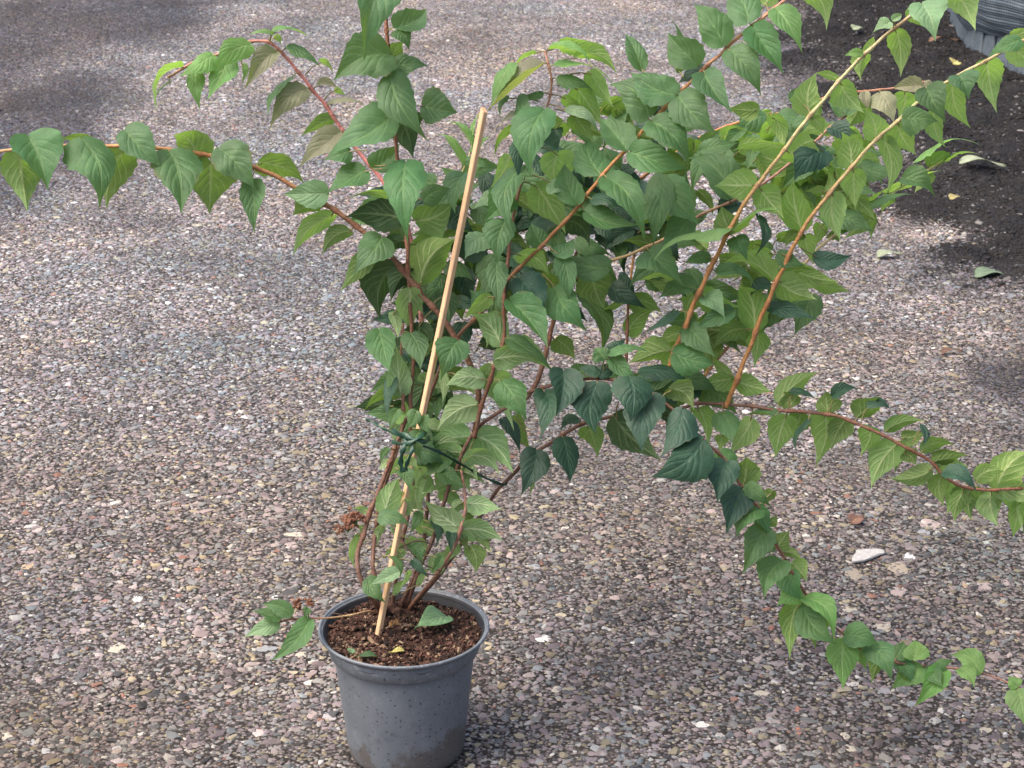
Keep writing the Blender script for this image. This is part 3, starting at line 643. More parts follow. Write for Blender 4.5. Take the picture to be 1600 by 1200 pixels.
STEMS['orange_a'] = dict(r=(3.9, 2.4), c=(ORG, ORG, PAL_, PNB), label='long straight orange shoot fading to yellow', pts=[(1030, 612, .01), (1040, 590, .00), (1050, 558, -.02), (1075, 500, -.04), (1100, 440, -.06), (1140, 360, -.09), (1180, 295, -.12), (1225, 235, -.15), (1265, 182, -.17), (1310, 128, -.19), (1352, 83, -.20), (1400, 42, -.21), (1432, 17, -.22), (1490, -28, -.23)], leaves='''
1265 180 1276 116 45 Y ; 1268 184 1286 210 20 Y ; 1250 160 1237 138 20 m 2 ; 1225 233 1144 236 27 Y ; 1229 237 1291 263 49 Y ; 1290 236 1243 281 52 d 4 ; 1180 290 1119 286 43 Y ; 1188 296 1223 336 45 Y ; 1313 130 1349 172 41 Y ; 1310 125 1276 114 13 Y ; 1352 82 1364 56 14 Y ; 1348 84 1320 86 13 y ; 1352 86 1346 122 27 Y
1400 47 1407 117 35 Y ; 1390 34 1365 47 22 p ; 1394 32 1409 21 11 p ; 1440 6 1461 54 53 p -1 ; 1422 12 1450 42 26 Y ; 1490 -16 1523 41 47 Y ; 1145 365 1211 320 20 Y -1 ; 1142 362 1128 322 38 M 1 ; 1140 358 1020 389 28 y -1 ; 1150 370 1168 403 35 m 1 ; 1185 337 1189 393 18 d 1
1095 455 1153 477 37 Y ; 1085 450 1044 441 28 m 1 ; 1052 552 1116 566 42 m -1 ; 1047 548 984 569 37 Y -1 ; 1000 580 1081 596 26 d -1 ; 1075 510 1116 556 36 m 1 ; 1055 485 992 531 22 d 2 ; 1145 485 1084 511 28 m 2 ; 1100 465 1131 493 30 p 2 ; 1120 424 1182 441 26 m 1 ; 1110 402 1070 412 20 m 2''')
STEMS['orange_b'] = dict(r=(3.8, 2.2), c=(ORG, ORG, PAL_, TAN_), label='straight orange shoot with pale veined leaf undersides', pts=[(1133, 636, .02), (1150, 595, .00), (1166, 556, -.01), (1182, 517, -.03), (1213, 440, -.06), (1253, 363, -.09), (1295, 304, -.11), (1330, 262, -.12), (1370, 218, -.13), (1410, 182, -.14), (1440, 155, -.15), (1482, 126, -.16), (1540, 95, -.17), (1600, 62, -.18), (1650, 35, -.19)], leaves='''
1180 517 1150 441 45 Y ; 1183 520 1178 566 37 Y ; 1165 514 1117 536 35 M ; 1200 478 1271 498 28 d 3 ; 1210 440 1119 416 37 Y ; 1217 440 1274 463 43 Y ; 1253 360 1240 284 47 Y ; 1258 368 1271 411 29 Y ; 1250 365 1228 386 27 M ; 1272 402 1329 397 27 d 3 ; 1301 303 1313 373 41 Y
1291 302 1293 267 13 Y ; 1288 300 1257 297 19 M ; 1330 260 1316 207 41 Y ; 1334 266 1337 323 39 Y ; 1368 218 1351 172 37 Y ; 1378 214 1385 299 37 Y ; 1411 184 1464 188 42 m -1 ; 1402 194 1430 238 39 Y ; 1448 138 1477 187 46 m -1 ; 1460 172 1477 228 29 Y ; 1489 127 1516 196 37 Y ; 1498 118 1513 151 50 m -1
1541 96 1557 173 43 Y ; 1594 62 1545 84 28 m -1 ; 1580 72 1626 106 37 Y ; 1580 60 1612 46 19 Y ; 1152 596 1203 609 31 Y ; 1147 592 1094 601 27 Y ; 1141 588 1117 559 17 Y ; 1215 396 1256 413 24 m 2 ; 1205 394 1178 406 20 Y 2 ; 1205 446 1174 463 26 d 2''')
STEMS['trailing_right'] = dict(r=(3.0, 1.6), c=(ORG, PNB, PAL_, PAL_), pts=[(1082, 612, .04), (1130, 551, .07), (1160, 520, .09), (1205, 470, .11), (1250, 420, .13), (1292, 377, .14), (1340, 338, .15), (1395, 301, .16), (1450, 267, .17), (1478, 249, .17)], leaves='''
1432 251 1518 212 15 Y ; 1450 259 1484 235 23 Y ; 1464 261 1526 240 9 Y ; 1385 300 1466 262 26 Y ; 1330 340 1379 292 24 Y ; 1345 329 1421 300 22 m ; 1350 330 1360 371 27 Y ; 1300 353 1366 335 14 m ; 1281 350 1272 386 22 Y ; 1295 366 1311 376 17 M ; 1190 376 1186 402 42 m ; 1162 390 1140 406 28 m ; 1390 305 1378 330 22 Y ; 1455 270 1430 300 22 Y''')
STEMS['twig'] = dict(r=(2.6, 1.6), c=(RDB, RDB, ORG, PNB), pts=[(978, 568, .05), (980, 510, .06), (984, 440, .07), (993, 385, .08), (1003, 345, .09)], leaves='''
986 468 1031 486 31 M ; 980 520 1021 484 31 Y ; 978 468 936 506 20 M ; 983 468 971 419 23 d ; 990 395 1010 360 20 d''')
STEMS['drooping'] = dict(r=(3.5, 1.5), c=(DBR, DBR, BRN, PNB), label='dark drooping branch trailing almost to the ground', pts=[(632, 950, .05), (656, 888, .04), (680, 832, .03), (698, 770, .02), (720, 715, .01), (745, 672, .00), (790, 638, -.02), (830, 612, -.04), (900, 595, -.06), (950, 592, -.08), (1010, 611, -.09), (1060, 647, -.10), (1100, 690, -.10), (1135, 720, -.09), (1162, 765, -.08), (1190, 802, -.07), (1215, 855, -.05), (1245, 905, -.03), (1270, 945, -.01), (1325, 998, .01), (1360, 1018, .02), (1420, 1038, .04), (1490, 1044, .06), (1535, 1053, .07), (1595, 1075, .08), (1650, 1090, .09)], leaves='''
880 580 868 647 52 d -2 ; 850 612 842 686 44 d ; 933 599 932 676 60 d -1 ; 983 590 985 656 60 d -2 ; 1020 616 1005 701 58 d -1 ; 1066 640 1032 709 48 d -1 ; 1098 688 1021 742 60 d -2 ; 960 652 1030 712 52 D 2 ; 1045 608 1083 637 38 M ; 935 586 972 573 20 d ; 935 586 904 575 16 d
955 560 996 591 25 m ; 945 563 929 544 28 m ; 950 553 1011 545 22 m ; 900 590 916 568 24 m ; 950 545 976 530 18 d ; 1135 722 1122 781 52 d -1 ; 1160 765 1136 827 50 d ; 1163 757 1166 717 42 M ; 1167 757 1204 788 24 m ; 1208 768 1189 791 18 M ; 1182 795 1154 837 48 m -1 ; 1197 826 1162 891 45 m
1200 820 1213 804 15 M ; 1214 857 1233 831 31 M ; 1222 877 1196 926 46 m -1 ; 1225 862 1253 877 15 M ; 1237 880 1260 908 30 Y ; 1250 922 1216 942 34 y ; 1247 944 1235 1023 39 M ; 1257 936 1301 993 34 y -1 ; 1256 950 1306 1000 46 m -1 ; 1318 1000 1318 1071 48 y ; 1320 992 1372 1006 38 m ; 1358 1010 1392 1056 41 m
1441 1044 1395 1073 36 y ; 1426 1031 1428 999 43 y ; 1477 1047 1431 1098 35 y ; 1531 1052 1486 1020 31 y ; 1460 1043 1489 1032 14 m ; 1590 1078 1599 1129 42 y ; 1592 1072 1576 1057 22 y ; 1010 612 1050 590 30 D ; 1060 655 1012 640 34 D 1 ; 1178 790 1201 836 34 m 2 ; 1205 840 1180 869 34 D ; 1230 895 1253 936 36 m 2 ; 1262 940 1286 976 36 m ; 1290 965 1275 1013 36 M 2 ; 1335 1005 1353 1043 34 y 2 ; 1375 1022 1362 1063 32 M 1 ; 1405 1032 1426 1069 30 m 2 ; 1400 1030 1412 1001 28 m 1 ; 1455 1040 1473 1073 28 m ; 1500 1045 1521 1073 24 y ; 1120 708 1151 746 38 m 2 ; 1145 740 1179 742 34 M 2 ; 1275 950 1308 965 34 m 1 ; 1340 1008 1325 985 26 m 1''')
STEMS['low_right'] = dict(r=(3.5, 1.9), c=(DBR, DBR, BRN, RDB), pts=[(640, 948, .05), (675, 912, .06), (705, 870, .07), (740, 820, .07), (765, 782, .07), (790, 752, .06), (830, 712, .05), (870, 685, .04), (915, 661, .03), (985, 646, .02), (1060, 640, .02), (1090, 631, .02), (1135, 632, .02), (1210, 640, .01), (1290, 648, .01), (1340, 661, .00), (1400, 690, .00), (1450, 720, .01), (1490, 755, .02), (1530, 765, .03), (1600, 762, .04), (1660, 752, .04)], leaves='''
1215 628 1278 582 35 Y ; 1237 636 1225 611 35 M ; 1235 612 1276 625 16 d ; 1294 645 1290 611 45 M ; 1300 619 1339 607 21 d ; 1340 652 1372 619 42 M ; 1355 632 1391 638 18 d ; 1288 650 1275 719 57 Y ; 1228 650 1212 714 45 Y ; 1265 655 1242 701 15 d ; 1175 655 1140 706 35 Y ; 1215 651 1163 647 19 m ; 1128 644 1141 691 38 m ; 1090 640 1106 691 35 Y
1130 680 1124 703 20 Y ; 1384 673 1441 659 25 M ; 1410 684 1444 675 25 M ; 1440 664 1441 696 13 d ; 1402 694 1363 759 49 Y ; 1455 735 1391 746 31 M ; 1412 708 1431 726 25 M ; 1440 704 1496 697 25 M ; 1458 722 1513 713 26 M ; 1462 728 1511 726 29 Y ; 1475 738 1525 766 29 d -1 ; 1472 742 1475 789 33 M ; 1515 764 1518 809 43 M -1 ; 1505 769 1493 813 31 Y
1525 750 1568 736 27 Y ; 1557 766 1616 704 52 Y ; 1555 768 1626 796 33 Y ; 1548 770 1560 819 42 Y ; 1595 784 1583 839 29 Y ; 1322 656 1300 700 38 M 1 ; 1360 668 1345 705 34 Y 1 ; 1425 702 1400 735 32 M 1 ; 1495 757 1480 800 34 Y 1 ; 1535 766 1550 806 36 M 1 ; 1250 644 1232 682 34 M 2 ; 1575 770 1600 830 20 Y ; 905 656 877 673 20 d -1 ; 918 668 933 713 38 M ; 880 685 890 753 40 d -1 ; 838 704 815 766 46 d -1 ; 805 650 832 701 28 M ; 785 655 810 706 24 d ; 828 738 830 773 12 M''')
STEMS['stub'] = dict(r=(3.8, 1.7), c=(BRN, BRN, PNB, PNB), pts=[(636, 950, .03), (672, 911, .02), (703, 866, .01), (719, 828, .00), (727, 790, .00), (724, 755, .00), (722, 735, .00)], leaves='''
717 825 665 783 41 P -1 ; 730 787 781 795 29 P -1 ; 721 828 783 840 35 P -1 ; 717 752 673 767 27 P ; 735 853 742 893 31 M ; 680 895 697 861 25 P ; 708 828 706 863 17 d 2 ; 722 835 733 861 12 M ; 735 800 728 823 15 M ; 722 785 704 801 19 P ; 725 738 746 750 25 P ; 733 682 670 686 43 P ; 742 680 799 733 47 P -1 ; 725 716 779 739 33 P -1 ; 722 708 660 719 27 P ; 700 800 668 827 26 P 1 ; 690 770 717 801 26 P 1 ; 712 850 690 881 20 P ; 655 820 691 841 24 P 1 ; 640 790 669 770 22 P 1 ; 745 830 766 861 18 M ; 675 750 640 761 26 P 1 ; 690 735 726 761 28 m 1 ; 648 705 691 721 34 m 1 ; 628 850 600 869 14 P -3''')
STEMS['outer_left'] = dict(r=(4.5, 2.1), c=(DBR, DBR, BRN, PNB), pts=[(598, 955, .02), (579, 930, -.03), (562, 898, -.04), (558, 868, -.03), (566, 838, .00), (577, 802, .00), (590, 773, .00), (604, 738, .00), (619, 697, -.01), (630, 662, -.01), (628, 612, -.01), (626, 560, -.01), (630, 505, -.01)], leaves='''
600 803 622 745 35 P -4 ; 592 808 640 817 26 m -5 ; 615 820 629 843 12 m ; 560 835 551 886 15 P ; 575 800 551 795 12 P ; 608 718 592 733 13 P ; 655 672 658 716 31 m -4 ; 640 715 645 751 26 P -5 ; 660 730 649 756 20 P -3 ; 650 642 636 668 22 m -5 ; 625 735 640 768 22 m -5 ; 664 650 672 676 18 m -4 ; 622 640 610 668 18 m -3 ; 606 700 596 722 12 m -1 ; 640 520 656 574 38 m ; 592 515 608 579 44 m ; 626 618 620 545 37 P -1 ; 612 590 602 651 22 d 1 ; 618 660 641 648 23 y -1
598 520 585 555 30 D 1 ; 660 600 640 640 30 D 3 ; 680 620 700 655 34 D 3''')
STEMS['inner_left'] = dict(r=(3.6, 2.6), c=(DBR, DBR, BRN, BRN), pts=[(603, 953, .02), (586, 908, -.02), (583, 862, -.01), (589, 810, .02), (600, 764, .01), (618, 710, .01), (636, 650, .01)], leaves='''
575 903 601 936 28 m -1 ; 622 893 580 912 21 p -4 ; 618 890 614 861 19 P ; 632 805 635 774 20 P -5 ; 650 760 662 805 22 P -2 ; 668 745 655 781 20 P -1 ; 628 770 618 801 16 P -5 ; 655 800 640 831 16 m -2 ; 640 840 655 873 18 P -2 ; 662 860 650 886 14 P -2 ; 612 870 625 901 14 m -3 ; 630 860 615 886 16 P -3 ; 690 870 672 893 14 m ; 600 820 590 851 12 P -3 ; 556 812 540 833 12 m ; 560 822 571 851 10 P ; 618 930 640 905 12 P -2 ; 655 915 668 885 12 P -1 ; 655 780 662 826 12 P ; 640 850 660 879 22 m ; 675 815 681 851 15 d ; 640 892 618 930 12 P -2 ; 655 842 668 868 12 P ; 645 875 668 898 14 d''')
STEMS['sprig'] = dict(r=(1.8, 1.0), c=(RDB, TAN_, PAL_, PAL_), pts=[(690, 345, .06), (706, 300, .07), (724, 262, .08), (738, 225, .08), (742, 196, .08)], leaves='''
726 258 694 202 15 y ; 737 228 709 184 10 y ; 740 210 752 172 9 y ; 728 252 768 258 18 m ; 716 280 690 262 16 m ; 712 290 748 288 22 p ; 735 236 764 214 10 y''')
STEMS['low_left'] = dict(r=(2.0, 1.2), c=(RDB, TAN_, RDB, RDB), label='thin low twig hanging over the pot rim', pts=[(600, 958, .04), (575, 955, .01), (545, 962, -.02), (515, 966, -.04), (482, 966, -.05), (455, 969, -.05), (434, 973, -.05)], leaves='''
456 960 411 942 23 m ; 438 967 394 955 21 m ; 434 974 384 992 25 p ; 483 969 425 1029 33 m ; 482 950 475 963 13 m''')

# outline of the blade: half width along the midrib
OUT_T = [0, .03, .08, .14, .20, .265, .33, .395, .46, .525, .59, .655, .72, .79, .86, .93, 1.0]
OUT_W = [.03, .23, .37, .455, .49, .50, .495, .472, .437, .390, .336, .280, .218, .148, .085, .038, .003]
NU = 8
LUP = Vector((0, 0, 1))

def leaf_mesh(bx, by, tx, ty, wpx, code, zoff, node, rr, zbase, attach):
    mat = LEAFM[code.lower()]; topv = code.islower()
    z = Z0 + zbase
    mpp = z / FPX
    view = (P((bx + tx) / 2, (by + ty) / 2, zbase) - CAM).normalized()
    B = P(bx, by, zbase)
    ex, ey = (tx - bx) * 0.05, (ty - by) * 0.05          # a little length and breadth to close the crown
    tx += ex; ty += ey; wpx *= 1.09
    iv = P(tx, ty, zbase) - B                           # blade direction across the line of sight
    Lp = iv.length; wr = wpx * mpp
    s = 1 if topv else -1
    al = math.radians(rr.uniform(22, 48) if topv else rr.uniform(12, 36))
    n = (-view * math.cos(al) + LUP * s * math.sin(al)).normalized()
    vn = view.dot(n)
    d = -iv.dot(n) / vn
    d = max(-0.75 * Lp, min(0.75 * Lp, d))
    ax = iv + view * d
    L3 = ax.length; axn = ax.normalized()
    n = (n - axn * n.dot(axn)).normalized()
    lat = axn.cross(n).normalized()
    ivn = iv.normalized(); perp = view.cross(ivn).normalized()
    p = max(0.25, abs(lat.dot(perp)))
    W = wr / p
    nat = 0.60 * Lp
    if W < nat * 0.9:                                   # seen edge-on: turn the blade about its midrib
        Wn = min(nat, max(W, nat * 0.8))
        phi = math.acos(max(0.12, min(1, W / Wn)))
        best = None
        for sg in (1, -1):
            nn = Matrix.Rotation(sg * phi, 3, axn) @ n
            val = nn.z * s
            if best is None or val > best[0]: best = (val, nn)
        n = best[1]; lat = axn.cross(n).normalized(); W = Wn
    W = min(W, 1.15 * L3)
    nup = n if topv else -n
    bow = rr.uniform(-0.02, 0.24) * L3
    fold = rr.uniform(0.10, 0.34) if rr.random() < 0.58 else rr.uniform(0.40, 0.85); recur = rr.uniform(0.10, 0.42)
    curl = rr.uniform(-0.05, 0.24) * L3
    sway = rr.uniform(-0.15, 0.15) * L3
    twist = rr.uniform(-0.75, 0.75)
    f1, f2 = rr.uniform(0, 6), rr.uniform(0, 6)
    asym = rr.uniform(0.86, 1.14)
    verts, uvs = [], []
    nt_ = len(OUT_T)
    for i, (t, hw) in enumerate(zip(OUT_T, OUT_W)):
        c = B + axn * (t * L3) + lat * (sway * 4 * t * (1 - t)) + nup * (bow * 4 * t * (1 - t) * (1 - 0.35 * t)) - nup * (curl * max(0, (t - 0.55) / 0.45) ** 2)
        la = lat * math.cos(twist * t) + nup * math.sin(twist * t)
        nn = nup * math.cos(twist * t) - lat * math.sin(twist * t)
        for k in range(NU + 1):
            u = -1 + 2 * k / NU
            hwk = hw * (asym if u > 0 else 2 - asym)
            # faint teeth along the margin
            tooth = 1 + (0.06 * math.sin(t * 61 + f1) if abs(u) == 1 else 0)
            x = u * hwk * W * tooth
            up = fold * abs(x) - recur * x * x / (0.5 * W + 1e-6) * 1.3
            up += 0.055 * W * mnoise.noise(Vector((u * 1.3 + f1 * 3, t * 5.0, f2 * 2))) * (hw / 0.5)
            up += 0.026 * W * math.sin(t * 13 + f2 + (2 if u > 0 else 0)) * abs(u) ** 2 * (hw / 0.5)
            back = -abs(u) ** 2 * 0.05 * L3 if i < 3 else 0   # heart shaped foot
            verts.append(c + la * x + nn * up + axn * back); uvs.append(((u + 1) / 2, t))
    faces = []
    flip = lat.cross(axn).dot(nup) < 0
    for i in range(nt_ - 1):
        for k in range(NU):
            a_ = i * (NU + 1) + k
            q = (a_, a_ + 1, a_ + NU + 2, a_ + NU + 1)
            faces.append(q[::-1] if flip else q)
    mi = [0] * len(faces)
    # stalk
    d_ = attach - B
    if d_.length > 0.028: attach = B + d_.normalized() * 0.028
    mid = (attach + B) / 2 + nup * 0.002
    pv, pf = tube([attach, mid, B + axn * 0.004], [0.0011, 0.0009, 0.0008], 5, False)
    o0 = len(verts); verts += pv; uvs += [(0.5, 0)] * len(pv)
    faces += [tuple(o0 + q for q in fc) for fc in pf]; mi += [1] * len(pf)
    return verts, faces, mi, uvs, mat, L3 * W

def make_leaf_object(data, parent, name='leaf', origin=None):
    verts, faces, mi, uvs, mat, _ = data
    me = mesh(name, [v - origin for v in verts], faces, [mat, PETIOLE], True, mi)
    uvl = me.uv_layers.new(name='UVMap')
    li = np.zeros(len(me.loops), int); me.loops.foreach_get('vertex_index', li)
    uvl.data.foreach_set('uv', np.array(uvs, 'f')[li].ravel())
    o = link(name, me, parent)
    return o

def stem_point(S, x, y):
    d = (S[:, 0] - x) ** 2 + (S[:, 1] - y) ** 2
    i = int(np.argmin(d)); return i, float(S[i, 2]), math.sqrt(d[i])

ALL = []
for nm, st in STEMS.items():
    S = catmull(st['pts'], 12)
    cu = np.concatenate([[0], np.cumsum(np.hypot(np.diff(S[:, 0]), np.diff(S[:, 1])))])
    for i in range(1, len(S)):
        kv = mnoise.noise_vector(Vector((cu[i] / 34.0, len(nm) * 3.3, 0.5)))
        S[i, 0] += 2.2 * kv.x; S[i, 1] += 2.2 * kv.y; S[i, 2] += 0.003 * kv.z
    st['S'] = S
    items = [e.split() for ln in st['leaves'].strip().splitlines() for e in ln.split(';')]
    rr = random.Random(nm)
    nodes = []
    cum = np.concatenate([[0], np.cumsum(np.hypot(np.diff(S[:, 0]), np.diff(S[:, 1])))])
    st['cum'] = cum
    for it in items:
        bx, by, tx, ty, wp = [float(q) for q in it[:5]]; code = it[5]; zo = float(it[6]) * 0.012 if len(it) > 6 else 0.0
        i, dz, dist = stem_point(S, bx, by)
        if dist < 26: nodes.append(cum[i])
        zb = dz + zo + (-0.010 if code.islower() else 0.012) + rr.uniform(-0.004, 0.004)
        at = P(S[i, 0], S[i, 1], S[i, 2])
        ALL.append((nm, leaf_mesh(bx, by, tx, ty, wp, code, zo, i, rr, zb, at)))
    # the stem itself
    n = len(S); r0, r1 = st['r']
    pts, rad, colr = [], [], []
    cs = [np.array(c) for c in st['c']]
    tot = cum[-1]
    for i in range(n):
        t = cum[i] / tot
        p_ = P(*S[i])
        px2m = (Z0 + S[i, 2]) / FPX
        r = (r0 + (r1 - r0) * t ** 0.8) * px2m
        nd = max([math.exp(-((cum[i] - q) / 5.0) ** 2) for q in nodes] + [0])
        r *= 1 + 0.38 * nd
        q = t * 3; k = min(2, int(q)); f_ = q - k
        c = cs[k] * (1 - f_) + cs[k + 1] * f_
        c = c * (1 - 0.45 * nd) + np.array(RDB) * 0.45 * nd
        pts.append(p_); rad.append(r); colr.append(c)
    if 'leaves' in st and S[0, 1] > 930:                # foot of the stem goes into the soil
        pts[0] = PH(S[0, 0], S[0, 1] + 6, SOIL_H - 0.004)
        for i in range(1, 12):
            pts[i] = pts[i].lerp(pts[0] + (pts[12] - pts[0]) * (i / 12), 1 - i / 12) + Vector((0, 0, 0))
    vv, ff = tube([p_ - SHO for p_ in pts], rad, 10)
    for i in range(n):
        for k in range(10):
            g = 0.22 * max(0.15, 1 - cum[i] / 500) * mnoise.noise(Vector((k * 1.1, i * 0.5, hash(nm) % 7 if False else len(nm))))
            vv[i * 10 + k] = vv[i * 10 + k] + (vv[i * 10 + k] - (pts[i] - SHO)) * g
    me = mesh('stem', vv, ff, BARK)
    ca = me.color_attributes.new('bark', 'FLOAT_COLOR', 'POINT')
    arr = np.ones((len(vv), 4)); arr[:, :3] = np.repeat(np.array(colr), 10, 0); ca.data.foreach_set('color', arr.ravel())
    so = link('stem', me, shrub)
    if st.get('label'): so['label'] = st['label']
    st['obj'] = so

# inner leaves deep in the bush, seen only in glimpses
rr = random.Random(77); INNER = []  # extra dark leaves here paint in the shade deep inside the bush
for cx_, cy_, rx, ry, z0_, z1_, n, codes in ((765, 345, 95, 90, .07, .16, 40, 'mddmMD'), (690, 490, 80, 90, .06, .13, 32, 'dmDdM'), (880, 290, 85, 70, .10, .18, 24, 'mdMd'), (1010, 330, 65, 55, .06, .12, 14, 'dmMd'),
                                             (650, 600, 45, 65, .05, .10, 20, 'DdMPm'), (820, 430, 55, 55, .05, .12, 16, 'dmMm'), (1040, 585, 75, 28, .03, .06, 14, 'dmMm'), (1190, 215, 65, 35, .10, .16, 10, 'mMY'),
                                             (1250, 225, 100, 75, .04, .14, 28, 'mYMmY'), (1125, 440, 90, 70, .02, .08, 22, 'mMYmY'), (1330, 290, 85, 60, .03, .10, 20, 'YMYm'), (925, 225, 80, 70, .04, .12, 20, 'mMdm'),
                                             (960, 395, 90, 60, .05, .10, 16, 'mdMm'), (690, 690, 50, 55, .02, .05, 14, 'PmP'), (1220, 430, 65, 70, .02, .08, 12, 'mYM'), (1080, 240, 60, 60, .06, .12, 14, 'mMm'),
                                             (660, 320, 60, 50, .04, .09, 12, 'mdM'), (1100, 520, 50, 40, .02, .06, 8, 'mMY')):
    for q in range(n):
        a_ = rr.random() * 6.283; r_ = math.sqrt(rr.random())
        bx, by = cx_ + rx * r_ * math.cos(a_), cy_ + ry * r_ * math.sin(a_)
        an = rr.uniform(-0.4, math.pi + 0.4); L_ = rr.uniform(42, 68)
        zb = rr.uniform(z0_, z1_)
        B_ = P(bx, by, zb)
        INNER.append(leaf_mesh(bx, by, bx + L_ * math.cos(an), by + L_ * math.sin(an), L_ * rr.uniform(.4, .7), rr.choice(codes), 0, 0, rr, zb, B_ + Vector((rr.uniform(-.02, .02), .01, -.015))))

order = sorted(range(len(ALL)), key=lambda i: -ALL[i][1][5])
single = set(order[:300])
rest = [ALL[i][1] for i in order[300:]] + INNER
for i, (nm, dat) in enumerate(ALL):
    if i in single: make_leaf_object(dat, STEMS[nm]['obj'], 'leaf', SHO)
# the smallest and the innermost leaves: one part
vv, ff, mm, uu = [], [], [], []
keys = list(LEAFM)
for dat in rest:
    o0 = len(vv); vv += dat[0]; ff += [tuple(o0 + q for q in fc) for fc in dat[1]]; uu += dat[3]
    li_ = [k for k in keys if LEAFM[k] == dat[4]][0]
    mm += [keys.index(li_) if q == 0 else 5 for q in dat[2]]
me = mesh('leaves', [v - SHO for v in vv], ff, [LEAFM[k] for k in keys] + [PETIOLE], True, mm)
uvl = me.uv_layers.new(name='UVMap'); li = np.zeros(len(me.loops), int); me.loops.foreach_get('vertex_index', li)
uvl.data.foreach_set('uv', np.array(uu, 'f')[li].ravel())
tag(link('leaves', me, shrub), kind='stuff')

# dried brown seed heads
SEEDM = simple('dry_seed', (0.14, 0.055, 0.03), (0.26, 0.13, 0.08), 200, 0.85, 0.5)
def seed_head(px, py, dz, rpx, n, seed):
    rr = random.Random(seed); c = P(px, py, dz); R = rpx * (Z0 + dz) / FPX
    v, f = [], []
    for q in range(n):
        d = Vector((rr.gauss(0, 1), rr.gauss(0, 1), rr.gauss(0, 1))).normalized() * R * rr.uniform(0.3, 1.0)
        e = c + d; r = R * rr.uniform(0.14, 0.28)
        o0 = len(v)
        ax = (d + Vector((rr.uniform(-1, 1), rr.uniform(-1, 1), rr.uniform(-1, 1))) * R * 0.6).normalized(); b1 = ax.orthogonal().normalized(); b2 = ax.cross(b1)
        v += [e - ax * r * 1.2, e + b1 * r, e + b2 * r, e - b1 * r, e - b2 * r, e + ax * r * 1.6]
        f += [tuple(o0 + k for k in fc) for fc in ((0, 2, 1), (0, 3, 2), (0, 4, 3), (0, 1, 4), (5, 1, 2), (5, 2, 3), (5, 3, 4), (5, 4, 1))]
        tv, tf = tube([c, e], [0.0006, 0.0005], 4, False); o0 = len(v); v += tv; f += [tuple(o0 + k for k in fc) for fc in tf]
    o = link('seed_head', mesh('seed_head', [q - SHO for q in v], f, SEEDM, False), shrub)
    o['label'] = 'dried brown flower cluster'
seed_head(545, 812, .00, 17, 46, 1); seed_head(533, 826, .00, 11, 24, 2); seed_head(566, 808, .00, 11, 20, 5)
seed_head(464, 944, -.05, 12, 34, 3); seed_head(483, 942, -.05, 9, 24, 4)
# sawn stump at the crown, with its pale torn wood, and thin dead twigs
c = PH(616, 985, SOIL_H); vv, ff = [], []
pts = [c + Vector((0.0, 0.012, -0.01)), c + Vector((0, 0.006, 0.004)), c + Vector((0.001, -0.001, 0.010)), c + Vector((0.002, -0.006, 0.013))]
v, f = tube(pts, [0.010, 0.0095, 0.0085, 0.007], 12)
v = [q + Vector((random.uniform(-1, 1), random.uniform(-1, 1), random.uniform(-1, 1))) * 0.0014 for q in v]
STUMP = simple('torn_wood', (0.42, 0.22, 0.08), (0.09, 0.045, 0.025), 120, 0.75, 0.6, 0.004)
o = link('stump', mesh('stump', [q - SHO for q in v], f, STUMP, False), shrub); o['label'] = 'short sawn stump with torn orange wood'
crv, crf = [], []
c = PH(612, 958, SOIL_H); bm = bmesh.new(); bmesh.ops.create_icosphere(bm, subdivisions=3, radius=1)
for q in bm.verts:
    q.co = Vector((q.co.x * 0.026, q.co.y * 0.02, q.co.z * 0.016)) * (1 + 0.5 * mnoise.noise(q.co * 2.5) + 0.25 * mnoise.noise(q.co * 7)) + c - SHO
me = bpy.data.meshes.new('crown'); bm.to_mesh(me); bm.free(); me.materials.append(simple('crown_bark', (0.10, 0.05, 0.032), (0.04, 0.02, 0.015), 120, 0.85, 0.8, 0.004))
link('crown', me, shrub)
for pts_ in ([(585, 800, .0), (610, 818, -.02), (632, 850, -.03), (660, 880, -.02), (690, 893, .0)], [(618, 860, -.02), (650, 845, -.02), (680, 852, -.01)], [(640, 880, -.01), (668, 896, -.01), (690, 898, .0)], [(600, 962, .03), (570, 970, .0), (540, 962, -.02), (520, 958, -.03)]):
    S = catmull(pts_, 8); vv, ff = tube([P(*q) - SHO for q in S], [0.0009] * len(S), 5)
    me = mesh('twig', vv, ff, BARK); ca = me.color_attributes.new('bark', 'FLOAT_COLOR', 'POINT'); ca.data.foreach_set('color', [0.12, 0.07, 0.05, 1] * len(vv)); link('twig', me, shrub)

# ------------------------------------------------------------------ stake and tie
q = NT('stake_wood'); co = q.coord('Object')
mp = q.n('ShaderNodeMapping'); mp.inputs['Scale'].default_value = (1, 1, 0.06); q.l(co, mp.inputs['Vector'])
nn = q.noise(mp.outputs[0], 600, 4, 0.6); n3 = q.noise(co, 14, 3)
cc = q.mix(q.rng(nn, 0.35, 0.7, 0, 0.6), (0.62, 0.405, 0.235), (0.47, 0.28, 0.145)); cc = q.mix(q.rng(n3, 0.4, 0.7, 0, 0.4), cc, (0.68, 0.48, 0.30)); cc = q.mix(q.rng(q.noise(co, 38, 5, 0.7), 0.55, 0.7, 0, 0.45), cc, (0.33, 0.20, 0.11))
STAKE = q.done(q.bsdf(cc, 0.6, q.bump(nn, 0.3, 0.001), 0.3))
b0 = PH(591, 997, SOIL_H) ; b1 = P(755, 171, -0.13)
b0 = b0 - (b1 - b0).normalized() * 0.01
axd = (b1 - b0); Ls = axd.length
bm = bmesh.new()
secs = 16
rings = []
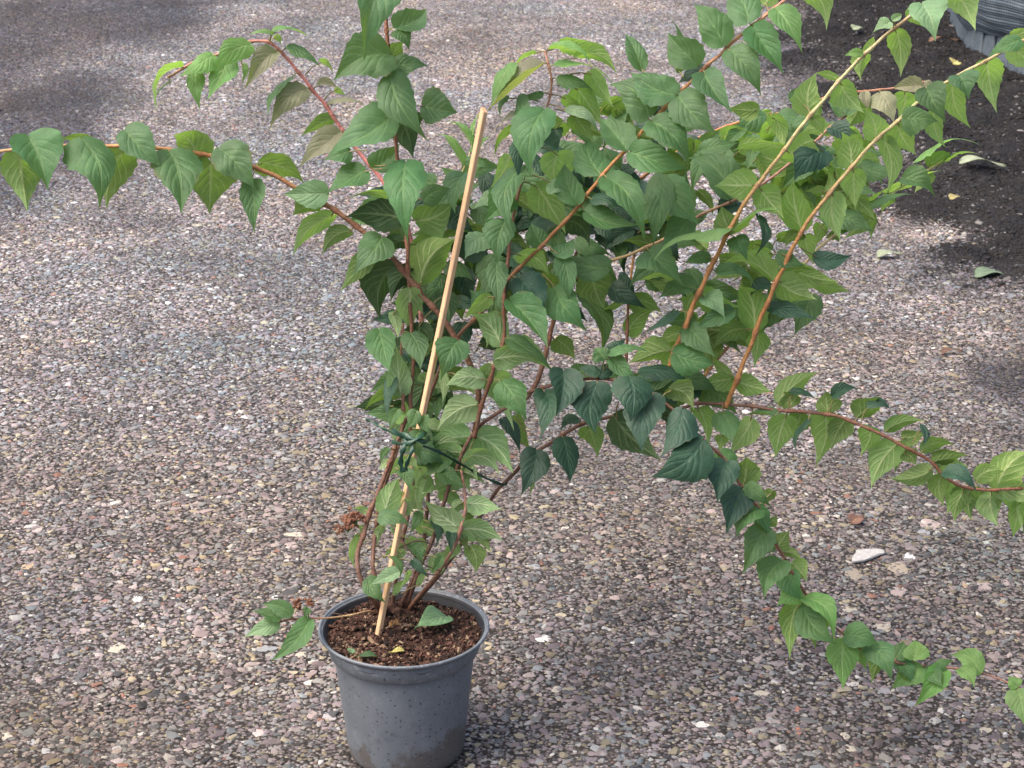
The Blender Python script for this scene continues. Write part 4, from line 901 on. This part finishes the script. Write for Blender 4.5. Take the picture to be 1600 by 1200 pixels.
for i in range(secs + 1):
    t = i / secs; h = 0.0038 + 0.0003 * t
    off = Vector((0.0012 * math.sin(t * 5), 0.0012 * math.cos(t * 4), 0))
    rings.append([bm.verts.new(Vector((x * h, y * h, t * Ls + (0.003 * x if i == secs else 0))) + off) for x, y in ((-1, -0.75), (-0.75, -1), (0.75, -1), (1, -0.75), (1, 0.75), (0.75, 1), (-0.75, 1), (-1, 0.75))])
for i in range(secs):
    for k in range(8): bm.faces.new((rings[i][k], rings[i][(k + 1) % 8], rings[i + 1][(k + 1) % 8], rings[i + 1][k]))
bm.faces.new(rings[-1]); bm.faces.new(rings[0][::-1])
me = bpy.data.meshes.new('wooden_stake'); bm.to_mesh(me); bm.free(); me.materials.append(STAKE)
o = link('wooden_stake', me); o.location = b0; o.rotation_mode = 'QUATERNION'; o.rotation_quaternion = axd.to_track_quat('Z', 'Y')
tag(o, 'pale square wooden stake leaning right, stuck in the pot among the stems', 'stake')

TIE = simple('green_tie', (0.008, 0.034, 0.021), (0.020, 0.078, 0.045), 60, 0.45, 0.3, 0.002, 0.5)
tie = tag(empty('plant_tie', P(636, 682, -0.07)), 'dark green plastic tie knotted round the stems and the stake', 'tie')
TO = tie.location.copy()
def ribbon(name, pts, wpx, tw=0.6):
    S = catmull(pts, 8); C = [P(*p_) for p_ in S]; v, f = [], []
    n = len(C)
    for i in range(n):
        t = (C[min(i + 1, n - 1)] - C[max(0, i - 1)]).normalized()
        vw = (C[i] - CAM).normalized(); a = t.cross(vw).normalized(); b = t.cross(a)
        ang = tw * math.sin(i * 0.35); h = wpx * 0.5 * (Z0 / FPX) * (0.85 + 0.3 * math.sin(i * 0.9))
        s_ = a * math.cos(ang) + b * math.sin(ang); th = s_.cross(t) * 0.0007
        for k in (-1, 0, 1): v.append(C[i] + s_ * h * k + th * (1 + (0 if k else 1.5)))
        for k in (1, 0, -1): v.append(C[i] + s_ * h * k - th * (1 - (0 if k else 1.5)))
    for i in range(n - 1):
        for k in range(6): f.append((i * 6 + k, i * 6 + (k + 1) % 6, (i + 1) * 6 + (k + 1) % 6, (i + 1) * 6 + k))
    f += [(5, 4, 3, 2, 1, 0), tuple((n - 1) * 6 + k for k in range(6))]
    link(name, mesh(name, [q_ - TO for q_ in v], f, TIE), tie)
ribbon('tail', [(640, 690, -0.085), (618, 678, -0.095), (600, 670, -0.090), (584, 661, -0.085), (572, 655, -0.080)], 4)
ribbon('strap', [(628, 676, -0.085), (650, 692, -0.085), (685, 706, -0.045), (720, 725, -0.005), (755, 745, .03), (786, 757, .05), (792, 752, .06)], 4.5)
ribbon('strap', [(612, 672, -0.055), (632, 680, -0.095), (662, 690, -0.095), (672, 684, -0.045)], 7.5)
ribbon('strap', [(612, 690, -0.055), (634, 694, -0.100), (660, 680, -0.095), (668, 672, -0.045)], 6.1)
ribbon('loop', [(636, 686, -0.095), (630, 700, -0.100), (626, 722, -0.100), (630, 738, -0.095)], 8.2)
ribbon('loop', [(640, 684, -0.095), (644, 702, -0.105), (636, 724, -0.105), (634, 735, -0.095)], 6.1)
bm = bmesh.new(); bmesh.ops.create_icosphere(bm, subdivisions=3, radius=1)
kc = P(636, 684, -0.09)
for v_ in bm.verts: v_.co = v_.co * 0.0055 * (1 + 0.5 * mnoise.noise(v_.co * 2.2)) + kc - TO
me = bpy.data.meshes.new('knot'); bm.to_mesh(me); bm.free(); me.materials.append(TIE); link('knot', me, tie)

# ------------------------------------------------------------------ rolled shade net on the earth at the right
def net_material(nme, kk):
    q = NT(nme); co = q.coord('UV'); sp = q.n('ShaderNodeSeparateXYZ'); q.l(co, sp.inputs[0])
    a = q.math('ABSOLUTE', q.math('SUBTRACT', q.math('FRACT', q.math('MULTIPLY', sp.outputs[0], 1.0)), 0.5))
    b = q.math('ABSOLUTE', q.math('SUBTRACT', q.math('FRACT', q.math('MULTIPLY', sp.outputs[1], 1.0)), 0.5))
    th = q.math('MULTIPLY', q.rng(a, 0.2, 0.45, 1, 0.15), q.rng(b, 0.25, 0.5, 1, 0.45))
    n = q.noise(q.coord('Object'), 18, 5, 0.65)
    c = q.mix(th, (0.020, 0.030, 0.042), q.mix(q.rng(n, 0.35, 0.7, 0, 1), tuple(kk * t_ for t_ in (0.13, 0.18, 0.23)), tuple(kk * t_ for t_ in (0.26, 0.325, 0.38))))
    return q.done(q.bsdf(c, 0.6, q.bump(q.math('ADD', th, n), 0.5, 0.006), 0.35))
NET = net_material('woven_net', 0.62); NETD = net_material('woven_net_dark', 0.34)  # second copy is the same weave in darker colours, for the loose fold
net = tag(empty('shade_net', PH(1600, 70)), 'rolled blue grey woven shade net lying on the dark earth', 'netting')
NO = net.location.copy()
def uvmesh(name, v, f, uv, mat, parent):
    me = mesh(name, [q_ - NO for q_ in v], f, mat)
    l = me.uv_layers.new(name='UVMap'); li = np.zeros(len(me.loops), int); me.loops.foreach_get('vertex_index', li)
    l.data.foreach_set('uv', np.array(uv, 'f')[li].ravel()); return link(name, me, parent)
# roll: its lower edge runs down to the right
e0 = PH(1512, 66); e1 = PH(1640, 108); axn = Vector((e1.x - e0.x, e1.y - e0.y, 0)); per = axn.length; axn.normalize()
side = Vector((-axn.y, axn.x, 0)); RR = 0.40
if side.y < 0: side = -side
c0 = Vector((e0.x, e0.y, 0)) + side * (RR * 0.62) + Vector((0, 0, RR * 0.80)); v, f, uv = [], [], []
NS, NL, LEN = 240, 40, 2.2
for i in range(NL + 1):
    t = i / NL
    for k in range(NS):
        a = 2 * math.pi * k / NS
        r = RR * (1 + 0.05 * math.sin(2 * a + 1) + 0.05 * mnoise.noise(Vector((math.cos(a) * 1.5, math.sin(a) * 1.5, t * 5)))) * (0.90 + 0.10 * min(1, t * 9)) + 0.0025 * math.cos(a * 60) + 0.016 * mnoise.noise(Vector((math.cos(a) * 5, math.sin(a) * 5, t * 14)))
        v.append(c0 + axn * (t * LEN - 0.03) + side * (r * math.cos(a)) + Vector((0, 0, r * math.sin(a) * 0.92))); uv.append((k / NS * 210 + 1.2 * mnoise.noise(Vector((t * 9, a * 2, 0))), t * 150))
for i in range(NL):
    for k in range(NS): f.append((i * NS + k, i * NS + (k + 1) % NS, (i + 1) * NS + (k + 1) % NS, (i + 1) * NS + k))
o0 = len(v); v.append(c0 + axn * 0.01); uv.append((0, 0)); f += [(o0, (k + 1) % NS, k) for k in range(NS)]
uvmesh('roll', v, f, uv, NET, net)
# loose crumpled skirt spilling out from under the roll
v, f, uv = [], [], []
foot = catmull([(1476, 6, 0), (1490, 48, 0), (1512, 80, 0), (1545, 98, 0), (1580, 116, 0), (1630, 150, 0), (1680, 175, 0)], 30)
head = catmull([(1502, -6, 0.10), (1514, 16, 0.14), (1526, 28, 0.15), (1548, 38, 0.15), (1590, 55, 0.15), (1640, 74, 0.15), (1700, 96, 0.15)], 30)
NA, NB = len(foot), 16
for i in range(NA):
    a_ = PH(foot[i, 0], foot[i, 1]); b_ = PH(head[i, 0], head[i, 1], head[i, 2] * 0.62)
    for k in range(NB + 1):
        t = k / NB; p_ = a_.lerp(b_, t)
        fold_ = 0.060 * math.sin(i * 0.42 + 1.2 * math.sin(i * 0.09)) * (1 - 0.55 * t) + 0.03 * mnoise.noise(Vector((i * 0.12, t * 3, 0)))
        p_ = p_ + Vector((0.3, -0.35, 0.9)) * (fold_ * (0.25 + t * 0.6)); p_.z = max(p_.z + 0.05 * math.sin(t * math.pi), 0.008 + 0.006 * abs(math.sin(i * 0.42)))
        v.append(p_); uv.append((i * 0.9, t * 22))
for i in range(NA - 1):
    for k in range(NB): q0 = i * (NB + 1) + k; f.append((q0, q0 + 1, q0 + NB + 2, q0 + NB + 1))
sk = uvmesh('loose_fold', v, f, uv, NETD, net)
md = sk.modifiers.new('thickness', 'SOLIDIFY'); md.thickness = 0.006

# ------------------------------------------------------------------ fallen leaves and scraps
def fallen(name, px, py, h, length, width, ang, tilt, mat, label, cat='leaf', seed=0, surf=None):
    rr = random.Random(seed); v, uv, f = [], [], []
    base = PH(px, py, h)
    R_ = Matrix.Rotation(ang, 3, 'Z') @ Matrix.Rotation(tilt, 3, 'X') @ Matrix.Rotation(rr.uniform(-0.15, 0.1), 3, 'Y')
    for i, (t, hw) in enumerate(zip(OUT_T, OUT_W)):
        for k in range(NU + 1):
            u = -1 + 2 * k / NU
            p_ = Vector(((t - 0.5) * length, u * hw * width, 0.10 * length * math.sin(t * 3.1) + 0.10 * width * abs(u) * hw * 2 + 0.05 * length * math.sin(t * 6 + u) * abs(u)))
            v.append(R_ @ p_); uv.append(((u + 1) / 2, t))
    for i in range(len(OUT_T) - 1):
        for k in range(NU): a_ = i * (NU + 1) + k; f.append((a_, a_ + NU + 1, a_ + NU + 2, a_ + 1))
    me = mesh(name, v, f, mat); l = me.uv_layers.new(name='UVMap'); li = np.zeros(len(me.loops), int); me.loops.foreach_get('vertex_index', li)
    l.data.foreach_set('uv', np.array(uv, 'f')[li].ravel())
    o = link(name, me); o.location = base - Vector((0, 0, min(q_.z for q_ in v))) + Vector((0, 0, 0.0015))
    md = o.modifiers.new('thickness', 'SOLIDIFY'); md.thickness = 0.0006
    return tag(o, label, cat)
DRY = leaf_material('leaf_dry', (0.13, 0.075, 0.05), (0.12, 0.07, 0.048), (0.35, 0.2, 0.1), (0.3, 0.2, 0.1), 0.1, 0.8)
YEL = leaf_material('leaf_yellow', (0.34, 0.30, 0.08), (0.30, 0.28, 0.08), (0.5, 0.45, 0.2), (0.5, 0.45, 0.2), 0.15, 0.6)
OLD = leaf_material('leaf_greyed', (0.12, 0.17, 0.11), (0.12, 0.17, 0.11), (0.2, 0.26, 0.17), (0.2, 0.26, 0.17), 0.1, 0.75)
FADED = leaf_material('leaf_faded', (0.24, 0.29, 0.19), (0.24, 0.29, 0.17), (0.45, 0.5, 0.33), (0.46, 0.52, 0.34), 0.1, 0.75)
fallen('fallen_leaf', 674, 979, SOIL_H + 0.008, 0.066, 0.040, math.pi + 0.8, -0.30, LEAFM['p'], 'pale green fallen leaf lying on the soil right of the stake', seed=1)
fallen('fallen_leaf', 620, 1022, SOIL_H + 0.004, 0.022, 0.016, 3.1, 0.15, YEL, 'small yellow green leaf on the soil near the front rim', seed=2)
fallen('fallen_leaf', 573, 1030, SOIL_H + 0.003, 0.030, 0.016, 3.3, 0.1, LEAFM['m'], 'narrow dark green leaf on the soil against the front rim', seed=3)
fallen('fallen_leaf', 548, 1019, SOIL_H + 0.004, 0.015, 0.013, 1.9, 0.3, LEAFM['p'], 'tiny pale leaf scrap at the front left of the soil', seed=4)
fallen('fallen_leaf', 1551, 434, 0.006, 0.095, 0.05, 0.05, 0.1, OLD, 'grey green fallen leaf alone on the ground below the earth edge', seed=5)
fallen('fallen_leaf', 1535, 262, 0.02, 0.14, 0.04, -0.2, 0.15, FADED, 'long faded pale leaf on the dark earth beyond the shoot tip', seed=6)
fallen('fallen_leaf', 1390, 402, 0.004, 0.07, 0.035, 0.1, 0.1, FADED, 'faded cream leaf scrap on the grey ground beside the orange shoots', seed=7)
fallen('fallen_leaf', 1492, 311, 0.02, 0.036, 0.03, 0.3, 0.2, YEL, 'faded yellow leaf scrap on the dark earth', seed=8)
fallen('fallen_leaf', 1493, 100, 0.03, 0.045, 0.05, 0.9, 0.4, YEL, 'bright yellow leaf scrap beside the rolled net', seed=9)
fallen('fallen_leaf', 1474, 66, 0.03, 0.12, 0.03, 0.05, 0.1, DRY, 'long reddish brown dead leaf on the earth left of the net', seed=10)
fallen('fallen_leaf', 1340, 46, 0.03, 0.055, 0.05, 0.6, 0.2, FADED, 'pale greenish leaf scrap on the earth behind the tall orange shoot', seed=11)
fallen('dried_leaf', 1340, 815, 0.003, 0.036, 0.030, 0.7, 0.2, DRY, 'small crumpled brown dead leaf on the ground between the two drooping branches', seed=13)
fallen('fallen_leaf', 1487, 552, 0.004, 0.05, 0.02, 0.15, 0.1, DRY, 'thin dark dead leaf on the pink ground at the right', seed=12)
